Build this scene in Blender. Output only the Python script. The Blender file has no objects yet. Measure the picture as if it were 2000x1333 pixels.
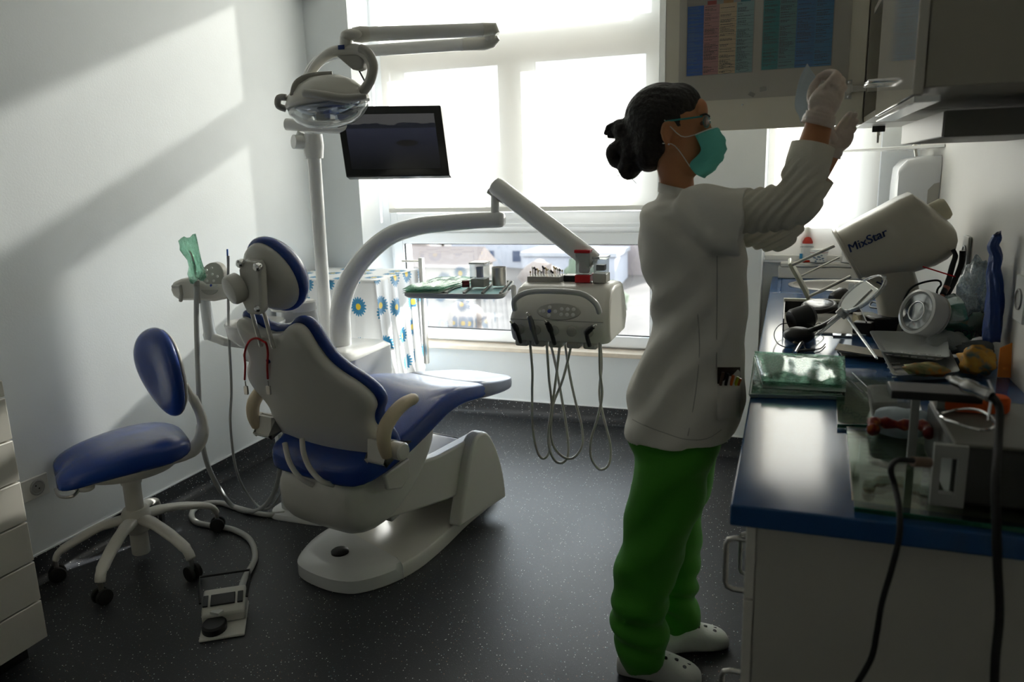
import bpy, bmesh, math, random
from mathutils import Vector as Vec, Matrix, Quaternion, noise

random.seed(4)
S = bpy.context.scene
COL = S.collection
R = math.radians
PI = math.pi

# ------------------------------------------------------------------ camera
CAM = Vec((0.0, 0.0, 1.48))
YAW, PITCH, ROLL, FPX = -0.34953, 0.216808, 0.029097, 1494.6
_cy, _sy, _cp, _sp, _cr, _sr = math.cos(YAW), math.sin(YAW), math.cos(PITCH), math.sin(PITCH), math.cos(ROLL), math.sin(ROLL)
_f = Vec((_sy*_cp, _cy*_cp, -_sp)); _r0 = Vec((_cy, -_sy, 0)); _d0 = _f.cross(_r0)
_r = _cr*_r0 + _sr*_d0; _d = -_sr*_r0 + _cr*_d0
cam = bpy.data.cameras.new('camera'); camo = bpy.data.objects.new('camera', cam); COL.objects.link(camo)
camo.matrix_world = Matrix((( _r.x, -_d.x, -_f.x, CAM.x), (_r.y, -_d.y, -_f.y, CAM.y), (_r.z, -_d.z, -_f.z, CAM.z), (0, 0, 0, 1)))
cam.sensor_width = 36.0; cam.lens = FPX/2000*36; cam.clip_start = 0.05; cam.clip_end = 600
cam.dof.use_dof = True; cam.dof.focus_distance = 2.75; cam.dof.aperture_fstop = 3.5
S.camera = camo

# ------------------------------------------------------------------ world, sun, exposure
w = bpy.data.worlds.new('world'); S.world = w; w.use_nodes = True
bg = w.node_tree.nodes['Background']; bg.inputs[0].default_value = (0.86, 0.93, 1.0, 1); bg.inputs[1].default_value = 5.0
sl = bpy.data.lights.new('sun', 'SUN'); sl.energy = 15.0; sl.angle = R(1.6); sl.color = (1.0, 0.965, 0.92)
so = bpy.data.objects.new('sun', sl); COL.objects.link(so)
SUND = Vec((-1, -2.08, -0.915)).normalized()
so.rotation_euler = SUND.to_track_quat('-Z', 'Y').to_euler()
so.location = (3, 6, 4)
S.view_settings.view_transform = 'Standard'; S.view_settings.look = 'None'
S.view_settings.gamma = 1.0; S.view_settings.use_curve_mapping = False
S.view_settings.exposure = 0.74
S.cycles.use_denoising = True
S.cycles.max_bounces = 10; S.cycles.diffuse_bounces = 5; S.cycles.glossy_bounces = 4
S.cycles.transmission_bounces = 8; S.cycles.transparent_max_bounces = 16
S.cycles.sample_clamp_indirect = 6.0
S.cycles.caustics_reflective = False; S.cycles.caustics_refractive = False

# ------------------------------------------------------------------ points of the place
def _ray(x, y): return _r*((x-1000)/FPX) + _d*((y-666.5)/FPX) + _f
def pY(x, y, Y): q = _ray(x, y); return CAM + q*(Y/q.y)
def pZ(x, y, Z): q = _ray(x, y); return CAM + q*((Z-CAM.z)/q.z)
def pX(x, y, X): q = _ray(x, y); return CAM + q*(X/q.x)

# ------------------------------------------------------------------ materials
MATS = {}
def mat(name, col, rough=0.5, metal=0.0, bump=0.0, bscale=60.0, var=0.0, vscale=6.0, coat=0.0, trans=0.0, ior=1.45, sheen=0.0, alpha=1.0, emit=None, sub=0.0):
    if name in MATS: return MATS[name]
    m = bpy.data.materials.new(name); m.use_nodes = True; nt = m.node_tree; b = nt.nodes['Principled BSDF']
    c = tuple(col) + (1,)
    b.inputs['Base Color'].default_value = c
    b.inputs['Roughness'].default_value = rough; b.inputs['Metallic'].default_value = metal
    b.inputs['IOR'].default_value = ior
    if coat: b.inputs['Coat Weight'].default_value = coat; b.inputs['Coat Roughness'].default_value = 0.08
    if trans: b.inputs['Transmission Weight'].default_value = trans
    if sheen: b.inputs['Sheen Weight'].default_value = sheen
    if alpha < 1: b.inputs['Alpha'].default_value = alpha
    if sub: b.inputs['Subsurface Weight'].default_value = sub; b.inputs['Subsurface Radius'].default_value = (0.02, 0.008, 0.004); b.inputs['Subsurface Scale'].default_value = 0.5
    tc = nt.nodes.new('ShaderNodeTexCoord')
    n = nt.nodes.new('ShaderNodeTexNoise'); n.inputs['Scale'].default_value = vscale; n.inputs['Detail'].default_value = 4
    nt.links.new(tc.outputs['Object'], n.inputs['Vector'])
    mx = nt.nodes.new('ShaderNodeMix'); mx.data_type = 'RGBA'
    v = max(var, 0.03)
    mx.inputs[6].default_value = tuple(x*(1-v) for x in col)+(1,); mx.inputs[7].default_value = tuple(min(1, x*(1+v)) for x in col)+(1,)
    nt.links.new(n.outputs['Fac'], mx.inputs[0]); nt.links.new(mx.outputs[2], b.inputs['Base Color'])
    if bump:
        n2 = nt.nodes.new('ShaderNodeTexNoise'); n2.inputs['Scale'].default_value = bscale; n2.inputs['Detail'].default_value = 3
        nt.links.new(tc.outputs['Object'], n2.inputs['Vector'])
        bm = nt.nodes.new('ShaderNodeBump'); bm.inputs['Strength'].default_value = bump; bm.inputs['Distance'].default_value = 0.01
        nt.links.new(n2.outputs['Fac'], bm.inputs['Height']); nt.links.new(bm.outputs['Normal'], b.inputs['Normal'])
    MATS[name] = m
    return m

def glassy(name, tint=(1, 1, 1), gloss=0.12, rough=0.03, diff=0.0, dcol=(1, 1, 1), even=False):
    """thin clear sheet: light and sun pass, a weak fresnel sheen, optional milky part"""
    if name in MATS: return MATS[name]
    m = bpy.data.materials.new(name); m.use_nodes = True; nt = m.node_tree; nt.nodes.clear()
    o = nt.nodes.new('ShaderNodeOutputMaterial'); t = nt.nodes.new('ShaderNodeBsdfTransparent'); t.inputs[0].default_value = tuple(tint)+(1,)
    g = nt.nodes.new('ShaderNodeBsdfGlossy'); g.inputs['Roughness'].default_value = rough
    lw = nt.nodes.new('ShaderNodeLayerWeight'); lw.inputs[0].default_value = 0.25
    mm = nt.nodes.new('ShaderNodeMath'); mm.operation = 'MULTIPLY_ADD'; mm.inputs[1].default_value = 0.6; mm.inputs[2].default_value = gloss*0.4
    nt.links.new(lw.outputs['Fresnel'], mm.inputs[0])
    a = nt.nodes.new('ShaderNodeMixShader')
    nt.links.new(mm.outputs[0], a.inputs[0]); nt.links.new(t.outputs[0], a.inputs[1]); nt.links.new(g.outputs[0], a.inputs[2])
    last = a
    if diff:
        d = nt.nodes.new('ShaderNodeBsdfDiffuse'); d.inputs[0].default_value = tuple(dcol)+(1,)
        tl = nt.nodes.new('ShaderNodeBsdfTranslucent'); tl.inputs[0].default_value = tuple(dcol)+(1,)
        dd = nt.nodes.new('ShaderNodeMixShader'); dd.inputs[0].default_value = 0.5
        nt.links.new(d.outputs[0], dd.inputs[1]); nt.links.new(tl.outputs[0], dd.inputs[2])
        n = nt.nodes.new('ShaderNodeTexNoise'); n.inputs['Scale'].default_value = 25; n.inputs['Detail'].default_value = 4
        k = nt.nodes.new('ShaderNodeMath'); k.operation = 'MULTIPLY'; k.inputs[1].default_value = diff*2
        if even: k.inputs[0].default_value = .5
        else: nt.links.new(n.outputs['Fac'], k.inputs[0])
        b = nt.nodes.new('ShaderNodeMixShader'); nt.links.new(k.outputs[0], b.inputs[0])
        nt.links.new(a.outputs[0], b.inputs[1]); nt.links.new(dd.outputs[0], b.inputs[2]); last = b
    nt.links.new(last.outputs[0], o.inputs[0]); MATS[name] = m
    return m

def blind_mat():
    m = bpy.data.materials.new('roller_screen_fabric'); m.use_nodes = True; nt = m.node_tree; nt.nodes.clear()
    o = nt.nodes.new('ShaderNodeOutputMaterial'); t = nt.nodes.new('ShaderNodeBsdfTransparent'); t.inputs[0].default_value = (1, 0.99, 0.95, 1)
    d = nt.nodes.new('ShaderNodeBsdfDiffuse'); d.inputs[0].default_value = (0.9, 0.88, 0.84, 1)
    tl = nt.nodes.new('ShaderNodeBsdfTranslucent'); tl.inputs[0].default_value = (0.92, 0.88, 0.80, 1)
    wv = nt.nodes.new('ShaderNodeTexNoise'); wv.inputs['Scale'].default_value = 900
    mr = nt.nodes.new('ShaderNodeMapRange'); mr.inputs[3].default_value = 0.55; mr.inputs[4].default_value = 0.65
    nt.links.new(wv.outputs['Fac'], mr.inputs[0])
    a = nt.nodes.new('ShaderNodeMixShader'); nt.links.new(mr.outputs[0], a.inputs[0])
    nt.links.new(d.outputs[0], a.inputs[1]); nt.links.new(tl.outputs[0], a.inputs[2])
    b = nt.nodes.new('ShaderNodeMixShader'); b.inputs[0].default_value = 0.905
    nt.links.new(t.outputs[0], b.inputs[1]); nt.links.new(a.outputs[0], b.inputs[2]); nt.links.new(b.outputs[0], o.inputs[0])
    return m

def floor_mat(name='speckled_vinyl', base=(0.034, 0.036, 0.040)):
    m = bpy.data.materials.new(name); m.use_nodes = True; nt = m.node_tree; b = nt.nodes['Principled BSDF']
    tc = nt.nodes.new('ShaderNodeTexCoord')
    col = None
    n0 = nt.nodes.new('ShaderNodeTexNoise'); n0.inputs['Scale'].default_value = 3.5; n0.inputs['Detail'].default_value = 6
    nt.links.new(tc.outputs['Object'], n0.inputs['Vector'])
    mx = nt.nodes.new('ShaderNodeMix'); mx.data_type = 'RGBA'
    mx.inputs[6].default_value = tuple(x*0.8 for x in base)+(1,); mx.inputs[7].default_value = tuple(x*1.2 for x in base)+(1,)
    nt.links.new(n0.outputs['Fac'], mx.inputs[0]); col = mx.outputs[2]
    for sc, th, c in ((85, 0.14, (0.98, 0.98, 0.94)), (60, 0.09, (0.5, 0.3, 0.2)), (66, 0.09, (0.2, 0.4, 0.45)), (150, 0.14, (0.20, 0.20, 0.20))):
        v = nt.nodes.new('ShaderNodeTexVoronoi'); v.inputs['Scale'].default_value = sc
        nt.links.new(tc.outputs['Object'], v.inputs['Vector'])
        lt = nt.nodes.new('ShaderNodeMath'); lt.operation = 'LESS_THAN'; lt.inputs[1].default_value = th
        nt.links.new(v.outputs['Distance'], lt.inputs[0])
        sp = nt.nodes.new('ShaderNodeSeparateColor'); nt.links.new(v.outputs['Color'], sp.inputs[0])
        g = nt.nodes.new('ShaderNodeMath'); g.operation = 'GREATER_THAN'; g.inputs[1].default_value = 0.55
        nt.links.new(sp.outputs[0], g.inputs[0])
        mu = nt.nodes.new('ShaderNodeMath'); mu.operation = 'MULTIPLY'
        nt.links.new(lt.outputs[0], mu.inputs[0]); nt.links.new(g.outputs[0], mu.inputs[1])
        x = nt.nodes.new('ShaderNodeMix'); x.data_type = 'RGBA'; x.inputs[7].default_value = c+(1,)
        nt.links.new(mu.outputs[0], x.inputs[0]); nt.links.new(col, x.inputs[6]); col = x.outputs[2]
    nt.links.new(col, b.inputs['Base Color'])
    n1 = nt.nodes.new('ShaderNodeTexNoise'); n1.inputs['Scale'].default_value = 2.2; n1.inputs['Detail'].default_value = 8
    nt.links.new(tc.outputs['Object'], n1.inputs['Vector'])
    mr = nt.nodes.new('ShaderNodeMapRange'); b.inputs['Specular IOR Level'].default_value = 0.36; mr.inputs[3].default_value = 0.36; mr.inputs[4].default_value = 0.48
    nt.links.new(n1.outputs['Fac'], mr.inputs[0]); nt.links.new(mr.outputs[0], b.inputs['Roughness'])
    n2 = nt.nodes.new('ShaderNodeTexNoise'); n2.inputs['Scale'].default_value = 260
    nt.links.new(tc.outputs['Object'], n2.inputs['Vector'])
    bp = nt.nodes.new('ShaderNodeBump'); bp.inputs['Strength'].default_value = 0.12; bp.inputs['Distance'].default_value = 0.004
    nt.links.new(n2.outputs['Fac'], bp.inputs['Height']); nt.links.new(bp.outputs['Normal'], b.inputs['Normal'])
    return m

M_wall = mat('wall_paint', (0.75, 0.78, 0.795), 0.45, bump=0.05, bscale=120)
M_wallR = mat('wall_paint_warm', (0.74, 0.72, 0.67), 0.45, bump=0.05, bscale=120)
M_ceil = mat('ceiling_paint', (0.78, 0.78, 0.74), 0.7)
M_pvc = mat('white_window_profile', (0.86, 0.87, 0.88), 0.35)
M_enam = mat('white_enamel', (0.80, 0.80, 0.78), 0.22, coat=0.3)
M_shell = mat('cream_plastic', (0.70, 0.68, 0.62), 0.30, coat=0.15)
M_shell2 = mat('grey_cream_plastic', (0.42, 0.41, 0.37), 0.38)
M_beige = mat('beige_soft_armrest', (0.62, 0.52, 0.36), 0.45)
M_blue = mat('blue_leatherette', (0.012, 0.050, 0.27), 0.27, bump=0.12, bscale=260, coat=0.15)
M_metal = mat('brushed_steel', (0.62, 0.60, 0.56), 0.28, 1.0)
M_chrome = mat('chrome', (0.80, 0.80, 0.80), 0.10, 1.0)
M_black = mat('black_plastic', (0.012, 0.012, 0.013), 0.38)
M_rubber = mat('black_rubber', (0.010, 0.010, 0.010), 0.6)
M_grey = mat('grey_hose', (0.40, 0.41, 0.40), 0.42)
M_floor = floor_mat()
M_glass = glassy('window_glass', (0.97, 0.99, 0.99), 0.10)
M_clear = glassy('clear_plastic', (0.84, 0.87, 0.87), 0.55, 0.05, .10, (.7, .72, .72), True)
M_worktop = mat('blue_laminate_worktop', (0.020, 0.075, 0.20), 0.13, var=0.05)
M_lam = mat('white_cabinet_laminate', (0.70, 0.67, 0.60), 0.30)

# ------------------------------------------------------------------ builders
def tag(o, label=None, cat=None, group=None, kind=None):
    if label: o['label'] = label
    if cat: o['category'] = cat
    if group: o['group'] = group
    if kind: o['kind'] = kind
    return o
def thing(name, loc, label, cat, group=None):
    o = bpy.data.objects.new(name, None); COL.objects.link(o); o.location = loc; o.empty_display_size = 0.05
    return tag(o, label, cat, group)
def root_of(o):
    while o.parent: o = o.parent
    return o

def frames(pts):
    pts = [Vec(p) for p in pts]; out = []; up = None
    for i, p in enumerate(pts):
        t = (pts[min(i+1, len(pts)-1)] - pts[max(i-1, 0)])
        if t.length < 1e-9: t = Vec((0, 0, 1))
        t.normalize()
        if up is None:
            a = Vec((0, 0, 1)) if abs(t.z) < 0.9 else Vec((1, 0, 0))
            up = (a - t*a.dot(t)).normalized()
        else:
            up = (up - t*up.dot(t))
            if up.length < 1e-6: up = t.orthogonal()
            up.normalize()
        out.append((p, t, up, t.cross(up)))
    return out
def spline(ctrl, n=8, closed=False):
    c = [Vec(p) for p in ctrl]; out = []; m = len(c)
    rng = m if closed else m-1
    for i in range(rng):
        if closed: p0, p1, p2, p3 = c[(i-1) % m], c[i], c[(i+1) % m], c[(i+2) % m]
        else: p0, p1, p2, p3 = c[max(i-1, 0)], c[i], c[i+1], c[min(i+2, m-1)]
        for k in range(n):
            t = k/n
            out.append(0.5*((2*p1) + (p2-p0)*t + (2*p0-5*p1+4*p2-p3)*t*t + (3*p1-p0-3*p2+p3)*t**3))
    if not closed: out.append(c[-1])
    return out
def spl1(vals, n=8):
    return [v.x for v in spline([Vec((a, 0, 0)) for a in vals], n)]

class MB:
    def __init__(s): s.bm = bmesh.new()
    def faces(s, vs, fs):
        v = [s.bm.verts.new(p) for p in vs]
        for f in fs:
            try: s.bm.faces.new([v[i] for i in f])
            except ValueError: pass
        return s
    def box(s, lo, hi, rot=None, piv=None):
        x0, y0, z0 = lo; x1, y1, z1 = hi
        p = [Vec(q) for q in ((x0,y0,z0),(x1,y0,z0),(x1,y1,z0),(x0,y1,z0),(x0,y0,z1),(x1,y0,z1),(x1,y1,z1),(x0,y1,z1))]
        if rot is not None:
            c = Vec(piv) if piv is not None else sum(p, Vec())/8
            p = [rot @ (q-c) + c for q in p]
        return s.faces(p, ((0,3,2,1),(4,5,6,7),(0,1,5,4),(1,2,6,5),(2,3,7,6),(3,0,4,7)))
    def cbox(s, c, h, rot=None):
        c = Vec(c); return s.box((c.x-h[0], c.y-h[1], c.z-h[2]), (c.x+h[0], c.y+h[1], c.z+h[2]), rot, c)
    def rings(s, rr, cap=True, closed=False):
        n = len(rr[0]); vv = [[s.bm.verts.new(p) for p in r] for r in rr]
        m = len(vv)
        for i in range(m if closed else m-1):
            a, b = vv[i], vv[(i+1) % m]
            for k in range(n):
                try: s.bm.faces.new((a[k], a[(k+1) % n], b[(k+1) % n], b[k]))
                except ValueError: pass
        if cap and not closed:
            s.bm.faces.new(vv[0][::-1]); s.bm.faces.new(vv[-1])
        return s
    def tube(s, pts, r, n=12, cap=True, flat=1.0, closed=False):
        fr = frames(pts); rr = []
        for i, (p, t, u, w_) in enumerate(fr):
            q = r[i] if isinstance(r, (list, tuple)) else r
            rr.append([p + (u*math.cos(2*PI*k/n)*q*flat + w_*math.sin(2*PI*k/n)*q) for k in range(n)])
        return s.rings(rr, cap and not closed, closed)
    def lathe(s, prof, c=(0, 0, 0), ax=(0, 0, 1), n=24, cap=True):
        c = Vec(c); q = Vec((0, 0, 1)).rotation_difference(Vec(ax).normalized())
        rr = [[c + q @ Vec((r*math.cos(2*PI*k/n), r*math.sin(2*PI*k/n), h)) for k in range(n)] for r, h in prof]
        return s.rings(rr, cap)
    def cyl(s, a, b, r, n=20): return s.tube([a, b], r, n)
    def ell(s, c, rad, n=20, m=12, rot=None):
        c = Vec(c); rr = []
        for i in range(1, m):
            th = PI*i/m
            ring = [Vec((rad[0]*math.sin(th)*math.cos(2*PI*k/n), rad[1]*math.sin(th)*math.sin(2*PI*k/n), rad[2]*math.cos(th))) for k in range(n)]
            rr.append([c + (rot @ p if rot is not None else p) for p in ring])
        return s.rings(rr, True)
    def prism(s, poly, vec):
        poly = [Vec(p) for p in poly]; vec = Vec(vec)
        return s.rings([poly, [p+vec for p in poly]], True)
    def sheet(s, grid):
        vv = [[s.bm.verts.new(p) for p in row] for row in grid]
        for i in range(len(vv)-1):
            for j in range(len(vv[0])-1):
                s.bm.faces.new((vv[i][j], vv[i][j+1], vv[i+1][j+1], vv[i+1][j]))
        return s
    def out(s, name, m, parent=None, bevel=0, seg=2, sub=0, solid=0, angle=38, loc=None, remesh=0, smooth=0, disp=None, smooth_all=False):
        bmesh.ops.recalc_face_normals(s.bm, faces=s.bm.faces)
        o = Vec((0, 0, 0))
        if parent is not None: o = Vec(root_of(parent).location)
        else:
            vs = [v.co for v in s.bm.verts]
            lo = Vec((min(v.x for v in vs), min(v.y for v in vs), min(v.z for v in vs))); hi = Vec((max(v.x for v in vs), max(v.y for v in vs), max(v.z for v in vs)))
            o = Vec(((lo.x+hi.x)/2, (lo.y+hi.y)/2, lo.z)) if loc is None else Vec(loc)
        for v in s.bm.verts: v.co -= o
        me = bpy.data.meshes.new(name); s.bm.to_mesh(me); s.bm.free()
        if isinstance(m, (list, tuple)):
            for q in m: me.materials.append(q)
        else: me.materials.append(m)
        ob = bpy.data.objects.new(name, me); COL.objects.link(ob)
        if remesh:
            r_ = ob.modifiers.new('remesh', 'REMESH'); r_.mode = 'VOXEL'; r_.voxel_size = remesh; r_.use_smooth_shade = True
            if smooth:
                q = ob.modifiers.new('smooth', 'SMOOTH'); q.iterations = smooth; q.factor = 0.5
            dg = bpy.context.evaluated_depsgraph_get(); ev = ob.evaluated_get(dg)
            me2 = bpy.data.meshes.new_from_object(ev); ob.modifiers.clear(); ob.data = me2; me2.name = name; bpy.data.meshes.remove(me); me = me2
            if not me.materials: me.materials.append(m if not isinstance(m, (list, tuple)) else m[0])
            if disp:
                nn = [v.normal.copy() for v in me.vertices]
                for v, nrm in zip(me.vertices, nn): v.co += nrm*disp(v.co + o)
        if parent is None: ob.location = o
        else: ob.parent = parent
        me.shade_smooth()
        if not remesh and not smooth_all: me.set_sharp_from_angle(angle=R(angle))
        if solid:
            q = ob.modifiers.new('solid', 'SOLIDIFY'); q.thickness = solid; q.offset = 0
        if bevel:
            q = ob.modifiers.new('bevel', 'BEVEL'); q.width = bevel; q.segments = seg; q.limit_method = 'ANGLE'; q.angle_limit = R(35); q.harden_normals = False
        if sub:
            q = ob.modifiers.new('sub', 'SUBSURF'); q.levels = sub; q.render_levels = sub
        return ob

def struct(name, mb, m, **k): return tag(mb.out(name, m, None, **k), kind='structure')

def text_obj(name, s, m, size, pos, xdir, up, parent, ext=0.0006, shear=0.0, align='CENTER', bold=0.0):
    cu = bpy.data.curves.new(name, 'FONT'); cu.body = s; cu.size = size; cu.extrude = ext; cu.align_x = align; cu.align_y = 'CENTER'; cu.shear = shear; cu.offset = bold
    tmp = bpy.data.objects.new('tmp', cu); COL.objects.link(tmp)
    dg = bpy.context.evaluated_depsgraph_get(); me = bpy.data.meshes.new_from_object(tmp.evaluated_get(dg))
    bpy.data.objects.remove(tmp); bpy.data.curves.remove(cu); me.name = name
    x = Vec(xdir).normalized(); u = Vec(up); u = (u - x*u.dot(x)).normalized(); n = x.cross(u)
    o = Vec(root_of(parent).location) if parent else Vec(pos)
    mt = Matrix(((x.x, u.x, n.x, pos[0]-o.x), (x.y, u.y, n.y, pos[1]-o.y), (x.z, u.z, n.z, pos[2]-o.z), (0, 0, 0, 1)))
    me.transform(mt); me.materials.clear(); me.materials.append(m)
    ob = bpy.data.objects.new(name, me); COL.objects.link(ob)
    if parent: ob.parent = parent
    else: ob.location = o
    return ob
def dup(root, delta, label=None, group=None, rz=0):
    r = root.copy(); COL.objects.link(r); r.location = root.location + Vec(delta); r.rotation_euler = (0, 0, rz)
    if label: r['label'] = label
    if group: r['group'] = group
    for ch in list(root.children):
        c = ch.copy(); COL.objects.link(c); c.parent = r
        for g in list(ch.children):
            d = g.copy(); COL.objects.link(d); d.parent = c
    return r

# ================================================================== ROOM
XL, XR, YB, YF = -2.655, 0.58, 4.28, -1.25
ZC = 3.02
struct('floor', MB().box((XL-.1, YF-.1, -.08), (XR+.1, 4.45, 0)), M_floor)
struct('ceiling', MB().box((XL-.1, YF-.1, ZC), (XR+.1, 4.6, ZC+.1)), M_ceil)
struct('wall_left', MB().box((XL-.12, YF, 0), (XL, 4.6, ZC)), M_wall)
struct('wall_right', MB().box((XR, YF, 0), (XR+.12, 4.6, ZC)), M_wallR)
struct('wall_front', MB().box((XL-.12, YF-.12, 0), (XR+.12, YF, ZC)), M_wall)
# back wall: chunk left of the window bay, pillar between bays, low wall under the sills
struct('wall_back_left', MB().box((XL, 3.98, 0), (-2.37, 4.6, ZC)), M_wall)
struct('wall_back_pillar', MB().box((-.635, 3.95, 0), (-.122, 4.6, ZC)), M_wall)
struct('wall_back_low', MB().box((-2.37, YB, 0), (-.635, 4.42, .43)), M_wall)
struct('wall_back_right', MB().box((-.122, YB, 0), (XR, 4.42, .975)), M_wall)
struct('wall_back_corner', MB().box((.41, 4.27, .975), (XR, 4.6, ZC)), M_wall)
struct('wall_back_head', MB().box((-2.37, 4.32, 2.90), (.41, 4.6, ZC)), M_wall)
M_cove = floor_mat('cove_vinyl', (0.030, 0.032, 0.036))
def cove(name, a, b, inward):
    a = Vec(a); b = Vec(b); n = Vec(inward); pr = [(0, 0), (.045, 0), (.022, .006), (.009, .022), (.006, .045), (.006, .10), (0, .10)]
    rr = [[p + n*q[0] + Vec((0, 0, q[1]+0.0005)) for q in pr] for p in (a, b)]
    o = struct(name, MB().rings(rr), M_cove)
    t = [[p + n*x + Vec((0, 0, z)) for x, z in ((0, .100), (.008, .100), (.008, .106), (0, .106))] for p in (a, b)]
    struct('trim_'+name[-1], MB().rings(t), M_pvc)
cove('baseboard_left_1', (XL, YF, 0), (XL, 3.98, 0), (1, 0, 0))
cove('baseboard_back_2', (-2.37, YB, 0), (-.635, YB, 0), (0, -1, 0))
cove('baseboard_back_3', (-.635, 3.95, 0), (-.122, 3.95, 0), (0, -1, 0))
cove('baseboard_back_4', (XL, 3.98, 0), (-2.37, 3.98, 0), (0, -1, 0))
cove('baseboard_back_5', (-.635, YB, 0), (-.635, 3.95, 0), (-1, 0, 0))
# window sill
M_sill = mat('cream_stone_sill', (0.74, 0.64, 0.52), 0.35, var=0.18, vscale=14)
struct('trim_sill', MB().box((-2.37, 4.20, .425), (-.635, 4.45, .452)), M_sill, bevel=.004)
struct('trim_sill_right', MB().box((-.122, 4.262, .975), (.41, 4.45, .995)), M_pvc, bevel=.004)

def frame(mb, x0, x1, z0, z1, wd, y0=4.30, y1=4.36):
    mb.box((x0, y0, z0), (x0+wd, y1, z1)); mb.box((x1-wd, y0, z0), (x1, y1, z1))
    mb.box((x0+wd, y0, z0), (x1-wd, y1, z0+wd)); mb.box((x0+wd, y0, z1-wd), (x1-wd, y1, z1))
def window(n, x0, x1, z0, z1, lights):
    root = tag(bpy.data.objects.new('window_%d' % n, None), kind='structure'); COL.objects.link(root); root.location = ((x0+x1)/2, 4.33, z0)
    f = MB(); frame(f, x0, x1, z0, z1, .05, 4.33, 4.40)
    for b in lights['bars']: f.box((b[0], 4.325, b[2]), (b[1], 4.40, b[3]))
    tag(f.out('window_frame', M_pvc, root, bevel=.004), kind='structure')
    for (a, b, c, d, wd) in lights['sash']:
        s_ = MB(); frame(s_, a, b, c, d, wd, 4.305, 4.36); sa = tag(s_.out('window_sash', M_pvc, root, bevel=.005), kind='structure')
        g = MB(); i = wd-.008
        g.box((a+i, 4.338, c+i), (b-i, 4.342, d-i)); tag(g.out('glass_pane', M_glass, sa), kind='structure')
        k = MB(); frame(k, a+wd-.001, b-wd+.001, c+wd-.001, d-wd+.001, .007, 4.330, 4.337); tag(k.out('glass_gasket', M_rubber, sa), kind='structure')
    return root
window(1, -2.37, -.635, .452, 2.90, dict(bars=[(-2.32, -.68, 2.10, 2.26), (-1.535, -1.47, 1.25, 2.12), (-2.32, -.68, 2.80, 2.86), (-2.32, -.68, 1.13, 1.25)],
    sash=[(-2.345, -.66, .462, 1.130, .066), (-2.30, -1.535, 1.255, 2.165, .075), (-1.47, -.685, 1.255, 2.165, .075), (-2.31, -.69, 2.235, 2.80, .045)]))
window(2, -.122, .41, .995, 2.90, dict(bars=[(-.08, .36, 2.12, 2.20), (-.08, .36, 1.03, 1.15)], sash=[(-.085, .375, 1.155, 2.125, .045), (-.075, .365, 2.205, 2.86, .04)]))
# horizontal profile lines above the low pane
struct('trim_profile', MB().box((-2.30, 4.285, 1.165), (-.70, 4.30, 1.185)), M_pvc, bevel=.003)

M_blind = blind_mat()
def blind(x0, x1, z0, label):
    t = thing('roller_blind', ((x0+x1)/2, 4.22, z0), label, 'roller blind')
    g = [[Vec((x0+(x1-x0)*i/12, 4.215+.003*math.sin(i*1.3)*(1-j/6), z0+(2.86-z0)*j/6)) for i in range(13)] for j in range(7)]
    MB().sheet(g).out('fabric', M_blind, t, smooth_all=True)
    MB().box((x0, 4.208, z0-.026), (x1, 4.224, z0+.002)).out('bottom_rail', mat('blind_rail', (.80, .78, .72), .4), t, bevel=.003)
    MB().cyl((x0, 4.25, 2.872), (x1, 4.25, 2.872), .022).out('roller', M_pvc, t)
    return t
blind(-2.31, -.665, 1.285, 'wide translucent white roller blind over the left window behind the chair')
blind(-.115, .400, 1.02, 'narrow translucent white roller blind over the window behind the mixing machine')

# switch / socket plates
M_plate = mat('socket_white', (.70, .70, .67), .35)
def socket_left(y, z, label):
    t = thing('wall_socket', (XL, y, z), label, 'socket')
    MB().box((XL+.0, y-.085, z-.042), (XL+.010, y+.085, z+.042)).out('plate', M_plate, t, bevel=.003)
    MB().lathe([(.030, 0), (.030, .004), (.026, .006), (.022, .002), (.0, .002)], (XL+.010, y+.035, z), (1, 0, 0)).out('socket_insert', mat('socket_grey', (.35, .35, .34), .4), t)
    MB().cyl((XL+.0125, y+.030, z+.008), (XL+.0135, y+.030, z+.008), .003, 8).cyl((XL+.0125, y+.042, z-.006), (XL+.0135, y+.042, z-.006), .003, 8).out('pin_hole', M_black, t)
q = pX(66, 953, XL); socket_left(q.y-.03, q.z, 'white double wall socket low on the left wall by the drawers')

# corner ceiling detector
q = pY(594, -6, 3.93)
tag(MB().lathe([(.0, 0), (.03, .0), (.045, .02), (.045, .035), (0, .035)], (q.x, q.y, q.z-.01), (0, 0, 1)).out('corner_sensor', M_plate), 'pale ceiling corner sensor at the top edge above the left wall corner', 'sensor')

# ================================================================== OUTSIDE (town on the slope below the window)
M_land = mat('dry_scrub_ground', (0.075, 0.066, 0.06), .9, var=.5, vscale=.35)
def hz(x, y): return -18 + max(0, y-35)*0.085 + 2.2*noise.noise(Vec((x*.03, y*.03, 0)))
g = [[Vec((x, y, hz(x, y))) for x in range(-220, 61, 10)] for y in list(range(8, 60, 6)) + list(range(60, 420, 15))]
tag(MB().sheet(g).out('ground_slope', M_land, None, smooth_all=True), kind='structure')
cols = {'white': (.23, .23, .25), 'cream': (.15, .13, .11), 'grey': (.11, .11, .125), 'pink': (.16, .135, .13)}
MW = {k: mat('render_'+k, c, .8) for k, c in cols.items()}
M_roof = mat('terracotta_roof', (.085, .065, .058), .8, var=.25, vscale=2); M_win = mat('dark_panes', (.04, .05, .08), .3); M_froof = mat('pale_flat_roof', (.2, .2, .21), .7)
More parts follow.
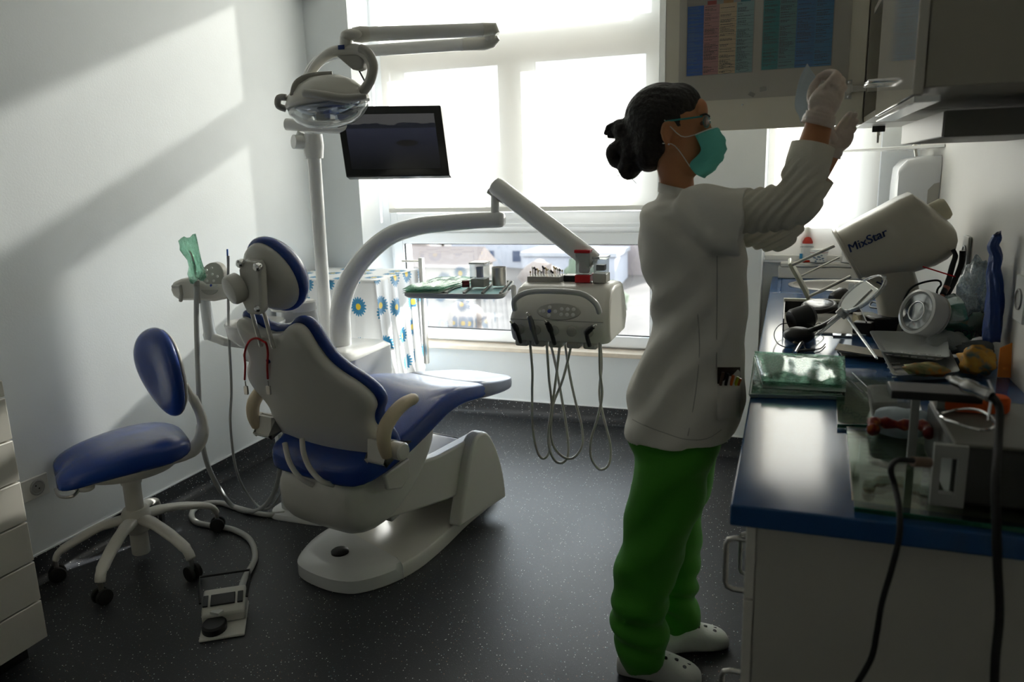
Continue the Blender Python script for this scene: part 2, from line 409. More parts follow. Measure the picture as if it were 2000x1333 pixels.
blds = [  # px x of centre, distance, width, depth, height, wall, roof, label
 (1165, 112, 26, 14, 15, 'white', 'flat', 'long white apartment block at the right of the window view'),
 (1080, 150, 18, 12, 12, 'grey', 'flat', 'grey apartment block behind the white one in the window view'),
 (900, 95, 16, 10, 6, 'grey', 'gable', 'low grey house with a brown roof at the top left of the window view'),
 (985, 66, 16, 9, 5, 'white', 'gable', 'white house with a reddish roof in the middle of the window view'),
 (1235, 66, 9, 8, 5.5, 'pink', 'gable', 'pinkish house beside the coat in the window view'),
 (1110, 60, 12, 8, 4.5, 'white', 'flat', 'low white flat-roofed building below the apartment block'),
 (850, 55, 10, 7, 4.0, 'cream', 'gable', 'small cream house at the lower left of the window view'),
 (1010, 120, 14, 10, 7, 'cream', 'gable', 'distant cream house on the hillside in the window view'),
 (840, 130, 16, 10, 8, 'white', 'gable', 'distant white house left on the hillside in the window view'),
 (1260, 84, 14, 9, 7, 'white', 'gable', 'white house with red roof behind the pinkish house'),
 (1000, 38, 13, 5, 2.6, 'white', 'flat', 'low white wall-like shed at the bottom of the window view')]
for x, Y, wd, dp, h, wc, rf, lab in blds:
    Y *= 1.55; c = pY(x, 560, Y); X = c.x; z0 = hz(X, Y) - 1
    t = thing('building', (X, Y, z0), lab, 'building', 'houses outside the window')
    MB().box((X-wd/2, Y, z0), (X+wd/2, Y+dp, z0+h+1)).out('wall', MW[wc], t)
    nx = max(2, int(wd/3.4)); nz = max(1, int(h/3.4))
    for i in range(nx):
        for j in range(nz):
            a = X-wd/2 + (i+.5)*wd/nx; b = z0+1.9+j*3
            MB().box((a-.6, Y-.06, b), (a+.6, Y+.05, b+1.5)).out('window', M_win, t)
    if rf == 'gable':
        rz_ = z0+h+1; MB().prism([(X-wd/2-.4, Y-.5, rz_), (X-wd/2-.4, Y+dp+.5, rz_), (X-wd/2-.4, Y+dp/2, rz_+2.2)], (wd+.8, 0, 0)).out('roof', M_roof, t)
    else:
        MB().box((X-wd/2-.3, Y-.3, z0+h+1), (X+wd/2+.3, Y+dp+.3, z0+h+1.5)).out('roof', M_froof, t)
M_leafs = [mat('bare_winter_crown', (.10, .08, .07), .9, var=.4, vscale=1), mat('dull_green_crown', (.05, .065, .04), .9, var=.4, vscale=1)]
M_trunk = mat('tree_bark', (.16, .12, .09), .9)
trs = [(868, 74, 3.2, 0, 'leftmost bare tree behind the clear dispenser box outside the window'), (925, 84, 3.6, 0, 'bare tree between the two distant houses outside the window'), (1055, 56, 2.8, 0, 'bare brown tree just left of the spring arm outside the window'), (1088, 90, 4.0, 1, 'dull green tree left of the long white apartment block'), (1136, 62, 2.4, 1, 'dull green tree in front of the long white apartment block'), (1185, 52, 2.4, 1, 'dull green tree right of the red-lidded box outside the window'), (812, 66, 3.0, 0, 'bare tree at the left edge of the low window pane'), (905, 46, 2.2, 0, 'small bare tree low behind the instrument tray')]
for i, (x, Y, r, k, lab) in enumerate(trs):
    Y *= 1.45; c = pY(x, 560, Y); z0 = hz(c.x, Y)
    t = thing('tree', (c.x, Y, z0), lab, 'tree', 'trees outside the window')
    MB().tube([(c.x, Y, z0-1), (c.x+.1, Y, z0+r)], [.28, .15], 8).out('trunk', M_trunk, t)
    m_ = MB(); rr = []
    for a in range(1, 9):
        th = PI*a/9
        rr.append([Vec((c.x, Y, z0+r*1.3)) + Vec((math.sin(th)*math.cos(2*PI*b/14), math.sin(th)*math.sin(2*PI*b/14), math.cos(th)*.95))*r*(.82+.35*noise.noise(Vec((a*.9, b*.9, i*3.1)))) for b in range(14)])
    m_.rings(rr).out('crown', M_leafs[k], t, smooth_all=True)

# ================================================================== DENTAL CHAIR
CO = Vec((-1.50, 2.336, 0)); CT = R(13); CU = Vec((math.sin(CT), math.cos(CT), 0)); CV = Vec((math.cos(CT), -math.sin(CT), 0))
def L(a, b, z): return CO + CU*a + CV*b + Vec((0, 0, z))
def pB(x, y, b, push=0.0):
    q = _ray(x, y); t = (b-(CAM-CO).dot(CV))/q.dot(CV); return CAM + q*t + CV*push
chair = thing('dental_chair', (CO.x, CO.y, 0), 'blue and cream dental chair with low footrest standing in the middle of the room', 'dental chair')
# base plate
half = [(-.185, 0), (-.175, .08), (-.14, .145), (-.04, .20), (.10, .222), (.28, .205), (.50, .165), (.68, .145), (.80, .115), (.86, .06), (.87, 0)]
outl = [(a, b-.02) for a, b in half] + [(a, -b-.045) for a, b in half[-2:0:-1]]
sm = spline([Vec((a, b, 0)) for a, b in outl], 4, closed=True)
def base_ring(s, z, keep=lambda v: True):
    return [L(.34+(v.x-.34)*s, -.03+(v.y+.03)*s, z) for v in sm]
MB().rings([base_ring(1, .0), base_ring(1, .045), base_ring(.975, .056), base_ring(.80, .068)]).out('base_plate', M_shell, chair, bevel=.003)
# front cap of the base, a little raised, with its seam and black button
cap = []
for s, z in ((1.006, .004), (1.006, .052), (.965, .068), (.86, .078)):
    ring = []
    for v in sm:
        a = .34+(v.x-.34)*s; b = -.03+(v.y+.03)*s
        lim = .06 - .22*b
        ring.append(L(min(a, lim), b, z))
    cap.append(ring)
MB().rings(cap).out('base_cap', M_enam, chair, bevel=.002)
MB().lathe([(.034, 0), (.034, .012), (.026, .018), (0, .018)], L(-.055, -.05, .074), (0, 0, 1)).out('base_button', M_black, chair)
# lifting linkage: inner platform, two arms, end hump
MB().box((-.12, -.13, .06), (.12, .13, .10)).out('turntable', M_shell2, chair) if False else None
for b0 in (-.20, .115):
    poly = [(-.02, .25), (.34, .185), (.60, .16), (.60, .395), (.30, .39), (0, .42)]
    MB().prism([L(a, b0, z) for a, z in poly], CV*.055).out('lift_arm', M_shell, chair, bevel=.010, seg=3)
MB().prism([L(a, -.16, z) for a, z in ((.05, .24), (.58, .355), (.60, .335), (.05, .20))], CV*.29).out('linkage_cover', M_enam, chair, bevel=.006)
for b0, wd in ((-.225, .06), (.150, .062)):
    pr = [(.36, .065), (.405, .20), (.45, .33), (.485, .395), (.53, .418), (.585, .405), (.64, .33), (.685, .22), (.705, .12), (.71, .065)]
    pts = spline([Vec((a, z, 0)) for a, z in pr], 3)
    MB().prism([L(v.x, b0, v.y) for v in pts], CV*wd).out('side_hump', M_shell, chair, bevel=.014, seg=3)
MB().prism([L(a, -.17, z) for a, z in ((.60, .065), (.585, .36), (.64, .32), (.69, .20), (.705, .065))], CV*.33).out('end_cover', M_shell, chair, bevel=.008)
# bucket under the seat
bk = []
for a, zb, zt, hw in ((-.225, .34, .42, .14), (-.21, .28, .45, .175), (-.165, .235, .47, .19), (-.08, .215, .48, .195), (.02, .23, .50, .195), (.12, .285, .53, .192), (.20, .35, .555, .185), (.27, .44, .565, .175), (.30, .50, .56, .16)):
    zc, hz_ = (zb+zt)/2, (zt-zb)/2; ring = []
    for k in range(28):
        th = 2*PI*k/28; c, s_ = math.cos(th), math.sin(th)
        ring.append(L(a, hw*math.copysign(abs(c)**.45, c), zc + hz_*math.copysign(abs(s_)**.5, s_)))
    bk.append(ring)
MB().rings(bk).out('seat_carrier', M_shell, chair, smooth_all=True, sub=1)
# seat and footrest upholstery
def slab(st, nn=32, e=.42):
    rr = []
    for a, zb, zt, hw in st:
        zc, hz_ = (zb+zt)/2, (zt-zb)/2; ring = []
        for k in range(nn):
            th = 2*PI*k/nn; c, s_ = math.cos(th), math.sin(th)
            bb = hw*math.copysign(abs(c)**e, c); zz = zc+hz_*math.copysign(abs(s_)**e, s_)
            if s_ > 0: zz += .012*(abs(bb)/max(hw, .01))**2*(1 if hw > .15 else .3)
            ring.append(L(a, bb, zz))
        rr.append(ring)
    return rr
seat = [(-.225, .455, .495, .17), (-.20, .44, .52, .215), (-.14, .44, .545, .245), (-.02, .472, .585, .262), (.08, .505, .615, .264), (.17, .535, .645, .263), (.27, .565, .668, .255), (.36, .575, .668, .242), (.44, .570, .650, .228), (.52, .558, .630, .215), (.62, .547, .612, .20), (.74, .530, .590, .182), (.84, .520, .572, .162), (.90, .520, .564, .135), (.935, .53, .555, .09)]
MB().rings(slab(seat)).out('seat_cushion', M_blue, chair, smooth_all=True, sub=1)
ft = [(a, zb-.004, zt+.005, hw+.005) for a, zb, zt, hw in [(.52, .558, .630, .216)]+seat[10:]] + [(.945, .535, .553, .07)]
M_foil = glassy('clear_foot_cover_foil', (.90, .93, .98), .6, .25, .34, (.9, .92, .96), True)
MB().rings(slab(ft)).out('foot_cover', M_foil, chair, smooth_all=True, sub=1)
# backrest
def a_of(z): return -.115 - .245*(z-.5)/.52
hb = [(0, .478), (.12, .480), (.215, .492), (.262, .535), (.268, .60), (.250, .655), (.262, .695), (.290, .735), (.292, .775), (.262, .818), (.215, .855), (.182, .895), (.165, .95), (.158, 1.0), (.140, 1.022), (.105, 1.020), (.06, .992), (0, .982)]
ol = spline([Vec((b, z, 0)) for b, z in hb], 3); ol = ol + [Vec((-v.x, v.y, 0)) for v in ol[-2:0:-1]]
ZC0 = .74
def back_ring(s, d, grow=0.0):
    out = []
    for v in ol:
        rr = Vec((v.x, v.y-ZC0)); ln = rr.length; q = rr*s + (rr/ln*grow if ln > 0 else rr)
        b, z = q.x, q.y+ZC0
        out.append(L(a_of(z)+d+.35*b*b, b, z+.25*d))
    return out
MB().rings([back_ring(s, d) for s, d in ((.03, -.006), (.35, -.005), (.7, -.002), (.88, .001), (.95, .005), (.985, .012), (1.0, .024), (1.0, .045), (.96, .05), (.5, .05), (.03, .05))]).out('backrest_shell', M_shell, chair, smooth_all=True)
MB().rings([back_ring(s, d, g) for s, d, g in ((.9, .046, 0), (1.0, .046, .008), (1.0, .056, .017), (1.0, .072, .018), (1.0, .088, .008), (.94, .102, 0), (.75, .108, 0), (.4, .10, 0), (.03, .098, 0))]).out('backrest_cushion', M_blue, chair, smooth_all=True, sub=1)
em = pB(503, 700, 0); MB().lathe([(.0085, 0), (.0085, .004), (0, .004)], L(a_of(.89)-.004, -.045, .89), (-CU + Vec((0, 0, -.3))), 16).out('maker_badge', mat('badge_blue', (.05, .08, .25), .3, .3), chair)
# headrest
hc = Vec((-.315, -.005, 1.168)); rotH = None
def head_ring(s, d, grow=0.0, w=.112):
    out = []
    for k in range(36):
        th = 2*PI*k/36; x = math.sin(th)*w*(1 - .10*math.cos(th)); z = -math.cos(th)*.112*(-1)
        ln = math.hypot(x, z); x = x*s + x/ln*grow; z = z*s + z/ln*grow
        out.append(L(hc.x + d - .30*z + 1.2*x*x*.5, hc.y + x, hc.z + z + d*.30))
    return out
MB().rings([head_ring(s, d) for s, d in ((.05, -.020), (.5, -.018), (.8, -.012), (.95, .0), (1, .015), (1, .022), (.5, .022), (.05, .022))]).out('headrest_shell', M_shell, chair, smooth_all=True)
MB().rings([head_ring(s, d, g) for s, d, g in ((.85, .018, 0), (1, .018, .006), (1, .030, .014), (1, .050, .012), (.97, .070, 0), (.85, .085, 0), (.6, .09, 0), (.3, .083, 0), (.04, .08, 0))]).out('headrest_cushion', M_blue, chair, smooth_all=True, sub=1)
hn = (-CU*1.0 + Vec((0, 0, -.28))).normalized()
MB().prism([L(hc.x-.03+o[0], hc.y+o[1], hc.z+o[2]) for o in ((.0, -.050, .045), (.0, -.03, .072), (.0, .040, .072), (.0, .052, .05), (.0, .045, -.085), (.0, .03, -.098), (.0, -.03, -.098), (.0, -.05, -.06))], hn*.034).out('headrest_bracket', M_shell, chair, bevel=.012, seg=3)
MB().lathe([(.045, 0), (.048, .004), (.048, .034), (.043, .042), (.02, .045), (0, .045)], L(hc.x-.058, hc.y-.050, hc.z-.018), hn + CV*-.25).out('headrest_hub', M_shell, chair)
for o in ((-.050, .060), (.030, .052)):
    p = L(hc.x-.055, hc.y+o[0]+.02, hc.z+o[1]); MB().lathe([(.012, 0), (.014, .004), (.014, .018), (.008, .024), (0, .024)], p, hn).out('knurled_screw', M_chrome, chair)
for b in (-.028, .032):
    p0 = L(a_of(.985)+.0, b, .965); p1 = L(hc.x-.045, b-.012, hc.z-.07)
    MB().tube([p0+(p0-p1)*.12, p0, p1, p1+(p1-p0)*.12], .0068, 12).out('headrest_rod', M_metal, chair)
p = L(hc.x-.055, .018, hc.z-.085); MB().ell(p, (.016, .016, .013), 14, 8).out('rod_clamp', M_chrome, chair)
# armrests
for sgn in (1, -1):
    bb = .325*sgn
    P0 = pB(745, 875, .325); prof = [(-.205, .590), (-.222, .645), (-.185, .700), (-.105, .755), (-.035, .785), (.005, .795)]
    if sgn > 0:
        prof = []
        for x, y in ((758, 893), (750, 868), (752, 838), (768, 810), (790, 788), (814, 777)):
            q = pB(x, y, .325) - CO; prof.append((q.dot(CU), q.z))
        PRF = prof
    pts = spline([L(a, bb, z) for a, z in PRF], 5)
    n_ = len(pts); rad = [.020+.005*math.sin(PI*min(1, i/n_*1.1)) for i in range(n_)]; rad[0] = .014; rad[-1] = .008; rad[-2] = .017
    MB().tube(pts, rad, 16).out('armrest', M_beige, chair, smooth_all=True)
    q = pB(775, 880, .34) - CO; pa, pz = q.dot(CU), q.z
    MB().lathe([(0, -.02), (.030, -.02), (.031, 0), (.031, .022), (.026, .028), (0, .028)], L(pa, bb+.02*sgn, pz), CV*sgn).out('armrest_pivot', M_shell, chair)
    br = [(-.16, .62), (-.08, .60), (pa, pz+.03), (pa+.02, pz-.03), (pa-.05, pz-.035), (-.17, .54)]
    MB().prism([L(a, bb-.085*sgn, z) for a, z in br], CV*sgn*.085).out('armrest_bracket', M_shell, chair, bevel=.008)
    MB().prism([L(a, .235*sgn, z) for a, z in ((-.10, .47), (.03, .49), (.03, .42), (-.02, .39), (-.09, .41))], CV*sgn*.02).out('side_hinge_plate', M_shell, chair, bevel=.006)
# levers under the backrest
def pA(x, y, a):
    q = _ray(x, y); t = (a-(CAM-CO).dot(CU))/q.dot(CU); return CAM + q*t
for k, pth in enumerate(([(590, 858, -.215), (593, 885, -.245), (605, 915, -.25), (628, 940, -.25), (652, 948, -.205)], [(556, 866, -.215), (566, 905, -.25), (588, 935, -.25), (612, 948, -.22)])):
    MB().tube(spline([pA(x, y, a) for x, y, a in pth], 5), .0095, 12, flat=.6).out('release_lever', M_shell, chair)
MB().cbox(L(-.20, .03, .40), (.03, .012, .018)).out('lever_joint', M_metal, chair)
MB().prism([L(a, -.13, z) for a, z in ((-.20, .455), (-.05, .475), (-.05, .455), (-.20, .435))], CV*.26).out('underseat_plate', M_black, chair)

# red bib cord with clips, hung around the headrest rods
cord = thing('bib_chain', tuple(L(a_of(.97)-.03, 0, .90)), 'red cord with two metal clips hanging from the headrest rods of the dental chair', 'bib chain')
M_red = mat('red_cord', (.55, .012, .012), .6)
ctr = [(478, 742), (479, 715), (478, 690), (486, 668), (500, 661), (514, 667), (520, 672), (523, 690), (522, 715), (523, 740)]
cpts = []
for x, y in ctr:
    z = .93 - (y-665)*.0021; cpts.append((x, y, z))
def on_back(x, y, off=.012):
    q = _ray(x, y); t = 2.0
    for _ in range(30):
        P = CAM+q*t; d = P-CO; a = d.dot(CU); b = d.dot(CV); e = a - (a_of(P.z)+.35*b*b-off); t -= e/q.dot(CU)*.9
    return CAM+q*t
MB().tube(spline([on_back(x, y) for x, y in ctr], 6), .0036, 8).out('cord', M_red, cord)
for x, y in ((479, 745), (523, 744)):
    p = on_back(x, y, .014); c = MB().tube([p, p+Vec((0, 0, -.018))], .0025, 8).out('swivel', M_metal, cord)
    MB().cbox(p+Vec((0, 0, -.034)), (.0085, .004, .016)).out('clip', M_metal, cord, bevel=.002)

# ================================================================== WATER UNIT (cuspidor column)
unit = thing('cuspidor_unit', (-1.98, 2.85, 0), 'white floor-standing water unit with spittoon bowl behind the dental chair', 'dental unit')
def rbox(x0, x1, y0, y1, z0, z1, r=.05, top_in=0.0, n=6):
    def ring(z, g=0.0, r_=r):
        out = []
        for cx, cy, a0 in ((x1-r_-g, y1-r_-g, 0), (x0+r_+g, y1-r_-g, PI/2), (x0+r_+g, y0+r_+g, PI), (x1-r_-g, y0+r_+g, 1.5*PI)):
            for k in range(n+1):
                a = a0+PI/2*k/n; out.append(Vec((cx+r_*math.cos(a), cy+r_*math.sin(a), z)))
        return out
    return [ring(z0), ring(z1-.012-top_in*.4), ring(z1, .008+top_in)]
MB().rings(rbox(-2.13, -1.69, 2.66, 3.06, .02, .745, .06, .012)).out('column', M_enam, unit)
MB().rings(rbox(-2.16, -1.80, 2.60, 3.08, .001, .022, .08)).out('foot_plate', M_enam, unit)
# spittoon
bx, by = -2.06, 2.56
MB().lathe([(0, .80), (.03, .80), (.075, .815), (.112, .85), (.122, .905), (.118, .91), (.106, .86), (.07, .83), (0, .825)], (bx, by, 0), (0, 0, 1), 32).out('spittoon_bowl', M_enam, unit)
MB().lathe([(.018, .735), (.036, .745), (.046, .765), (.046, .772), (.022, .80), (0, .80)], (bx-.02, by, 0), (0, 0, 1)).out('bowl_drain', M_enam, unit)
MB().prism([(bx+.02, by-.03, .79), (-1.85, by+.05, .75), (-1.85, by+.20, .75), (bx+.02, by+.12, .79)], (0, 0, .045)).out('bowl_bracket', M_enam, unit, bevel=.01)
tx, ty = -1.985, 2.76
MB().lathe([(.085, .74), (.083, .80), (.078, .87), (.072, .930), (.066, .94), (0, .942)], (tx, ty, 0), (0, 0, 1), 28).out('water_tower', mat('satin_grey', (.55, .55, .56), .35), unit)
MB().rings([[Vec((tx+.078*math.cos(2*PI*k/24)*s-(.05 if math.cos(2*PI*k/24) < 0 else 0)*s, ty+.072*math.sin(2*PI*k/24)*s, z)) for k in range(24)] for s, z in ((1, .925), (1.04, .945), (1.0, .962), (.9, .966))]).out('tower_lid', M_enam, unit)
MB().tube(spline([pY(583, 590, ty), pY(585, 565, ty), pY(586, 545, ty), pY(578, 532, ty), pY(566, 530, ty), pY(559, 540, ty), pY(557, 552, ty)], 5), .0105, 12).out('cup_filler_spout', M_enam, unit)

# ================================================================== ASSISTANT CONSOLE (arm, console, hoses)
ac = thing('assistant_console', (-2.27, 2.55, .75), 'cream assistant console with oval keypad and suction hoses left of the dental chair', 'console')
YA = 2.55
MB().tube([pY(404, 655, YA), pY(440, 668, YA), pY(470, 672, YA+.05), pY(520, 676, YA+.1)], .0185, 14).out('support_arm', M_enam, ac)
MB().lathe([(.026, 0), (.028, .02), (.024, .03), (.022, .16), (.03, .18), (0, .18)], pY(411, 662, YA), (-.04, 0, 1)).out('post', mat('milky_plastic', (.72, .74, .75), .2), ac)
prof = [(331, 566), (336, 552), (350, 546), (375, 543), (400, 556), (430, 556), (452, 560), (455, 572), (440, 585), (415, 590), (385, 588), (350, 588), (337, 580)]
MB().prism([pY(x, y, YA-.05) for x, y in prof], (0, .11, .005)).out('console_body', M_shell, ac, bevel=.012, seg=3)
kp = [pY(412+24*math.cos(t)*1.0+4*math.sin(t), 545-32*math.sin(t), YA-.03+.03*math.sin(t)) for t in [2*PI*k/24 for k in range(24)]]
MB().prism(kp, (0, .03, .0)).out('keypad', M_shell2, ac, bevel=.003)
for i, (x, y) in enumerate([(404, 528), (414, 524), (404, 538), (415, 536), (425, 540), (405, 549), (418, 549), (413, 558), (424, 558), (404, 560), (416, 567)]):
    p = pY(x, y, YA-.045); MB().lathe([(.0052, 0), (.0052, .004), (0, .0045)], p, (0, -1, .15), 12).out('key', mat('key_blue', (.03, .06, .4), .4) if i == 7 else M_plate, ac)
MB().tube([pY(338, 560, YA-.06), pY(352, 560, YA-.07), pY(354, 575, YA-.07), pY(353, 588, YA-.06)], .008, 10).out('holder', M_shell2, ac)
MB().tube([pY(383, 548, YA-.07), pY(384, 575, YA-.075), pY(386, 592, YA-.07)], .013, 12).out('suction_holder', M_shell2, ac)
def hose(name, pts, r, parent, m=M_grey, n=8): return MB().tube(spline(pts, 8), r, n).out(name, m, parent, smooth_all=True)
hose('suction_hose', [pY(384, 560, 2.47), pY(384, 640, 2.47), pY(388, 760, 2.47), pY(393, 850, 2.48), pY(410, 920, 2.5), pZ(450, 985, .03), pZ(490, 1000, .02), pZ(520, 985, .05), pY(540, 950, 2.62), pY(548, 900, 2.62), pY(548, 850, 2.64)], .0105, ac)
hose('saliva_hose', [pY(446, 500, 2.50), pY(446, 560, 2.50), pY(447, 650, 2.49), pY(452, 760, 2.5), pY(450, 830, 2.5), pY(462, 920, 2.52), pZ(490, 975, .05), pZ(520, 995, .03), pY(548, 965, 2.6), pY(560, 900, 2.62)], .0055, ac)
MB().tube([pY(444, 487, 2.50), pY(445, 520, 2.50)], .0035, 8).out('saliva_ejector', mat('ejector_blue', (.05, .2, .7), .3), ac)

# green sterilisation pouch standing on the console
M_pouch = glassy('green_pouch_film', (.66, .93, .80), .5, .15, .26, (.55, .88, .72))
M_paper = mat('pouch_paper', (.76, .90, .80), .6)
pp = thing('sterilization_pouch', tuple(pY(388, 548, 2.46)), 'green sterilisation pouch with instrument standing upright on the assistant console', 'pouch')
g = []
for j in range(9):
    r0, r1 = (372, 556), (403, 551); t = j/8
    xl = 372 + (348-372)*t + (6 if j in (3, 4) else 0) - (3 if j == 6 else 0); xr = 403 + (382-403)*t; y = 554 - 86*t
    g.append([pY(xl+(xr-xl)*i/6, y-i*1.6 + 3*math.sin(i*1.7+j) , 2.445+.012*math.sin(i*1.4+j*.9)) for i in range(7)])
MB().sheet(g).out('film', M_pouch, pp, smooth_all=True, solid=.0012)
MB().tube(spline([pY(370, 488, 2.455), pY(377, 505, 2.452), pY(381, 530, 2.452), pY(380, 545, 2.455)], 5), .005, 10).out('instrument', M_metal, pp)

# ================================================================== DELIVERY ARM + DENTIST CONSOLE
YD = 2.90
dl = thing('delivery_unit', tuple(pY(666, 684, YD)), 'white curved delivery arm carrying the dentist console with five looping hoses', 'delivery unit')
ctrl = [(667, 690), (665, 640), (666, 600), (680, 552), (712, 503), (760, 462), (815, 443), (870, 436), (930, 431), (984, 429)]
pts = spline([pY(x, y, YD) for x, y in ctrl], 7); n_ = len(pts)
MB().tube(pts, [.048-.016*i/(n_-1) for i in range(n_-2)]+[.031, .024], 24).out('swing_arm', M_enam, dl, smooth_all=True)
MB().tube([pY(967, 424, YD), pY(967, 370, YD)], .017, 16).out('arm_joint', M_enam, dl)
a0, a1 = pY(962, 358, YD), pY(1162, 514, YD-.02); dv = (a1-a0)
MB().tube([a0, a0+dv*.02, a0+dv*.05, a1-dv*.05, a1-dv*.01, a1], [.020, .034, .038, .040, .036, .024], 24).out('spring_arm', M_enam, dl)
MB().tube([pY(955, 372, YD), a0+dv*.06+Vec((0, 0, -.035)), a0+dv*.30+Vec((0, 0, -.030))], [.014, .016, .010], 14).out('arm_underside', M_shell2, dl)
# console body: prism of side profile
X0, X1 = -.970, -.640
prf = [(2.72, .845), (2.70, .885), (2.70, .935), (2.735, 1.005), (2.775, 1.045), (2.84, 1.058), (2.98, 1.050), (3.03, .99), (3.04, .90), (3.00, .845)]
mb = MB(); rr = []
for x, sc in ((X0-.012, .93), (X0, 1), (X1, 1), (X1+.018, .97), (X1+.03, .90)):
    rr.append([Vec((x - (.012 if z < .94 and x < -.8 else 0) + (.006 if z < .94 and x > -.8 else 0), 2.87+(y-2.87)*sc, .95+(z-.95)*sc)) for y, z in prf])
mb.rings(rr).out('console_body', M_shell, dl, bevel=.006)
MB().box((X0-.018, 2.6985, .932), (X1+.014, 2.702, .935)).out('body_seam', M_shell2, dl)
fn = Vec((0, -.07, .035)).normalized()
def face(x, s, out=.0):   # point on the sloped front face, s 0..1 from bottom to top
    return Vec((x, 2.70+.035*s, .935+.07*s)) + Vec((0, -1, .5)).normalized()*out
oc = face(-.80, .40)
MB().rings([[face(-.80+.085*math.cos(t)*s_, .42+.42*math.sin(t)*s_, o) for t in [2*PI*k/32 for k in range(32)]] for s_, o in ((1, 0), (1, .003), (.96, .005))]).out('keypad', M_shell2, dl)
keys = [(-.835, .42, 1), (-.858, .42, 0), (-.812, .42, 0), (-.835, .62, 0), (-.835, .22, 0), (-.788, .55, 0), (-.765, .55, 0), (-.742, .55, 0), (-.788, .28, 0), (-.765, .28, 0), (-.742, .28, 0)]
for x, s_, kb in keys:
    MB().lathe([(.0075, 0), (.0075, .002), (0, .003)], face(x, s_, .004), (0, -1, .5), 14).out('key', MATS['key_blue'] if kb else M_plate, dl)
MB().tube(spline([Vec((-.965, 2.69, .972)), Vec((-.955, 2.665, 1.015)), Vec((-.90, 2.66, 1.045)), Vec((-.80, 2.655, 1.052)), Vec((-.70, 2.66, 1.045)), Vec((-.648, 2.665, 1.012)), Vec((-.638, 2.69, .972))], 6), .0105, 14).out('handle', mat('grey_handle', (.52, .53, .52), .3), dl, smooth_all=True)
hx = [-.950, -.885, -.815, -.745, -.680]
for i, x in enumerate(hx):
    MB().box((x-.028, 2.712, .825), (x+.026, 2.78, .85)).out('holder_lobe', M_shell2, dl, bevel=.009, seg=3)
    MB().lathe([(.017, 0), (.019, .004), (.019, .012), (.012, .016), (0, .016)], (x, 2.703, .895), (0, -1, 0), 20).out('holder_ring', M_shell2, dl)
tips = [(.0, .0, -.014, .02, .035), (.0, 0, -.012, .02, .070), (0, 0, -.014, .02, .045), None, (0, 0, .026, .03, .035)]
for i, t in enumerate(tips):
    if t is None: continue
    x = hx[i]; p0 = Vec((x+.004, 2.69, .845)); p1 = Vec((x, 2.665, .895)); p2 = Vec((x+t[2]*.6, 2.66, .895+t[4]*.6)); p3 = p2+Vec((t[2]*.5, -.005, t[4]*.3))
    ins = MB().tube(spline([p0, p1, p2, p3], 4), [.008]*5+[.011]*4+[.009]*3+[.005], 12).out('instrument', M_black if i != 1 else mat('dark_steel', (.18, .18, .18), .3, .8), dl, smooth_all=True)
    MB().tube([p3, p3+Vec((t[2]*.45, -.006, t[4]*.12+.004))], [.005, .003], 10).out('instrument_tip', M_metal, ins)
def zp(x, y, Y): return pY(740+x/2.222, 320+y/2.222, Y)
HP = [[(655, 770), (666, 900), (665, 1000), (668, 1150), (688, 1250), (715, 1280), (740, 1245), (737, 1150), (758, 1040), (800, 930), (838, 775)],
      [(728, 770), (738, 930), (750, 1050), (737, 1150), (738, 1230), (765, 1290), (800, 1297), (822, 1255), (815, 1150), (790, 1000), (768, 880), (742, 770)],
      [(787, 770), (770, 920), (755, 1040), (748, 1190), (785, 1262), (840, 1279), (882, 1225), (880, 1140), (850, 1020), (825, 900), (806, 770)],
      [(958, 775), (959, 900), (969, 1000), (950, 1100), (921, 1200), (921, 1275), (958, 1327), (998, 1305), (1005, 1225), (975, 1100), (957, 1000), (966, 880), (961, 775)]]
for i, h in enumerate(HP):
    m_ = len(h)
    hose('hose', [zp(x, y, 2.72+.03*i*(k/(m_-1))+ .12*(k/(m_-1))) for k, (x, y) in enumerate(h)], .0052, dl, mat('hose_grey_beige', (.44, .43, .39), .4))

# ---- things standing on the console
TOPZ = 1.060
bb_ = thing('bur_block', (-.885, 2.88, TOPZ), 'grey bur block with rows of small burs on the left of the console top', 'bur block')
MB().box((-.965, 2.84, TOPZ-.004), (-.83, 2.94, TOPZ+.018)).out('block', M_shell2, bb_, bevel=.003)
M_brass = mat('brass_bur', (.55, .40, .20), .35, 1)
for i in range(11):
    for j in range(3):
        x, y = -.955+.0115*i, 2.855+.026*j; h = .012+.005*((i*7+j*3) % 4)
        MB().tube([(x, y, TOPZ+.016), (x, y, TOPZ+.018+h), (x, y, TOPZ+.019+h), (x, y, TOPZ+.026+h)], [.0013, .0013, .0034, .0026], 6).out('bur', [M_brass, M_metal, M_rubber][(i+j) % 3], bb_)
db = MB().box((-.822, 2.86, TOPZ-.002), (-.775, 2.92, TOPZ+.022)).out('bur_stand', M_black, None, bevel=.003); tag(db, 'small black bur stand between the bur block and the red-lidded box', 'bur stand')
def cbx(name, x0, x1, y0, y1, z0, z1, lab, cat, lidm, basem, bh, lidh):
    t = thing(name, ((x0+x1)/2, (y0+y1)/2, z0), lab, cat)
    MB().box((x0, y0, z0), (x1, y1, z0+bh)).out('base', basem, t, bevel=.003)
    MB().box((x0+.003, y0+.003, z0+bh+.0005), (x1-.003, y1-.003, z1-lidh-.0005)).out('clear_body', M_clear, t, bevel=.002)
    MB().box((x0-.001, y0-.001, z1-lidh), (x1+.001, y1+.001, z1)).out('lid', lidm, t, bevel=.002)
    return t
M_redp = mat('red_plastic', (.55, .01, .015), .25)
t = cbx('dispenser_box', -.768, -.708, 2.83, 2.90, TOPZ-.001, TOPZ+.125, 'clear dispenser box with red lid and red base on the console', 'box', M_redp, M_redp, .03, .012)
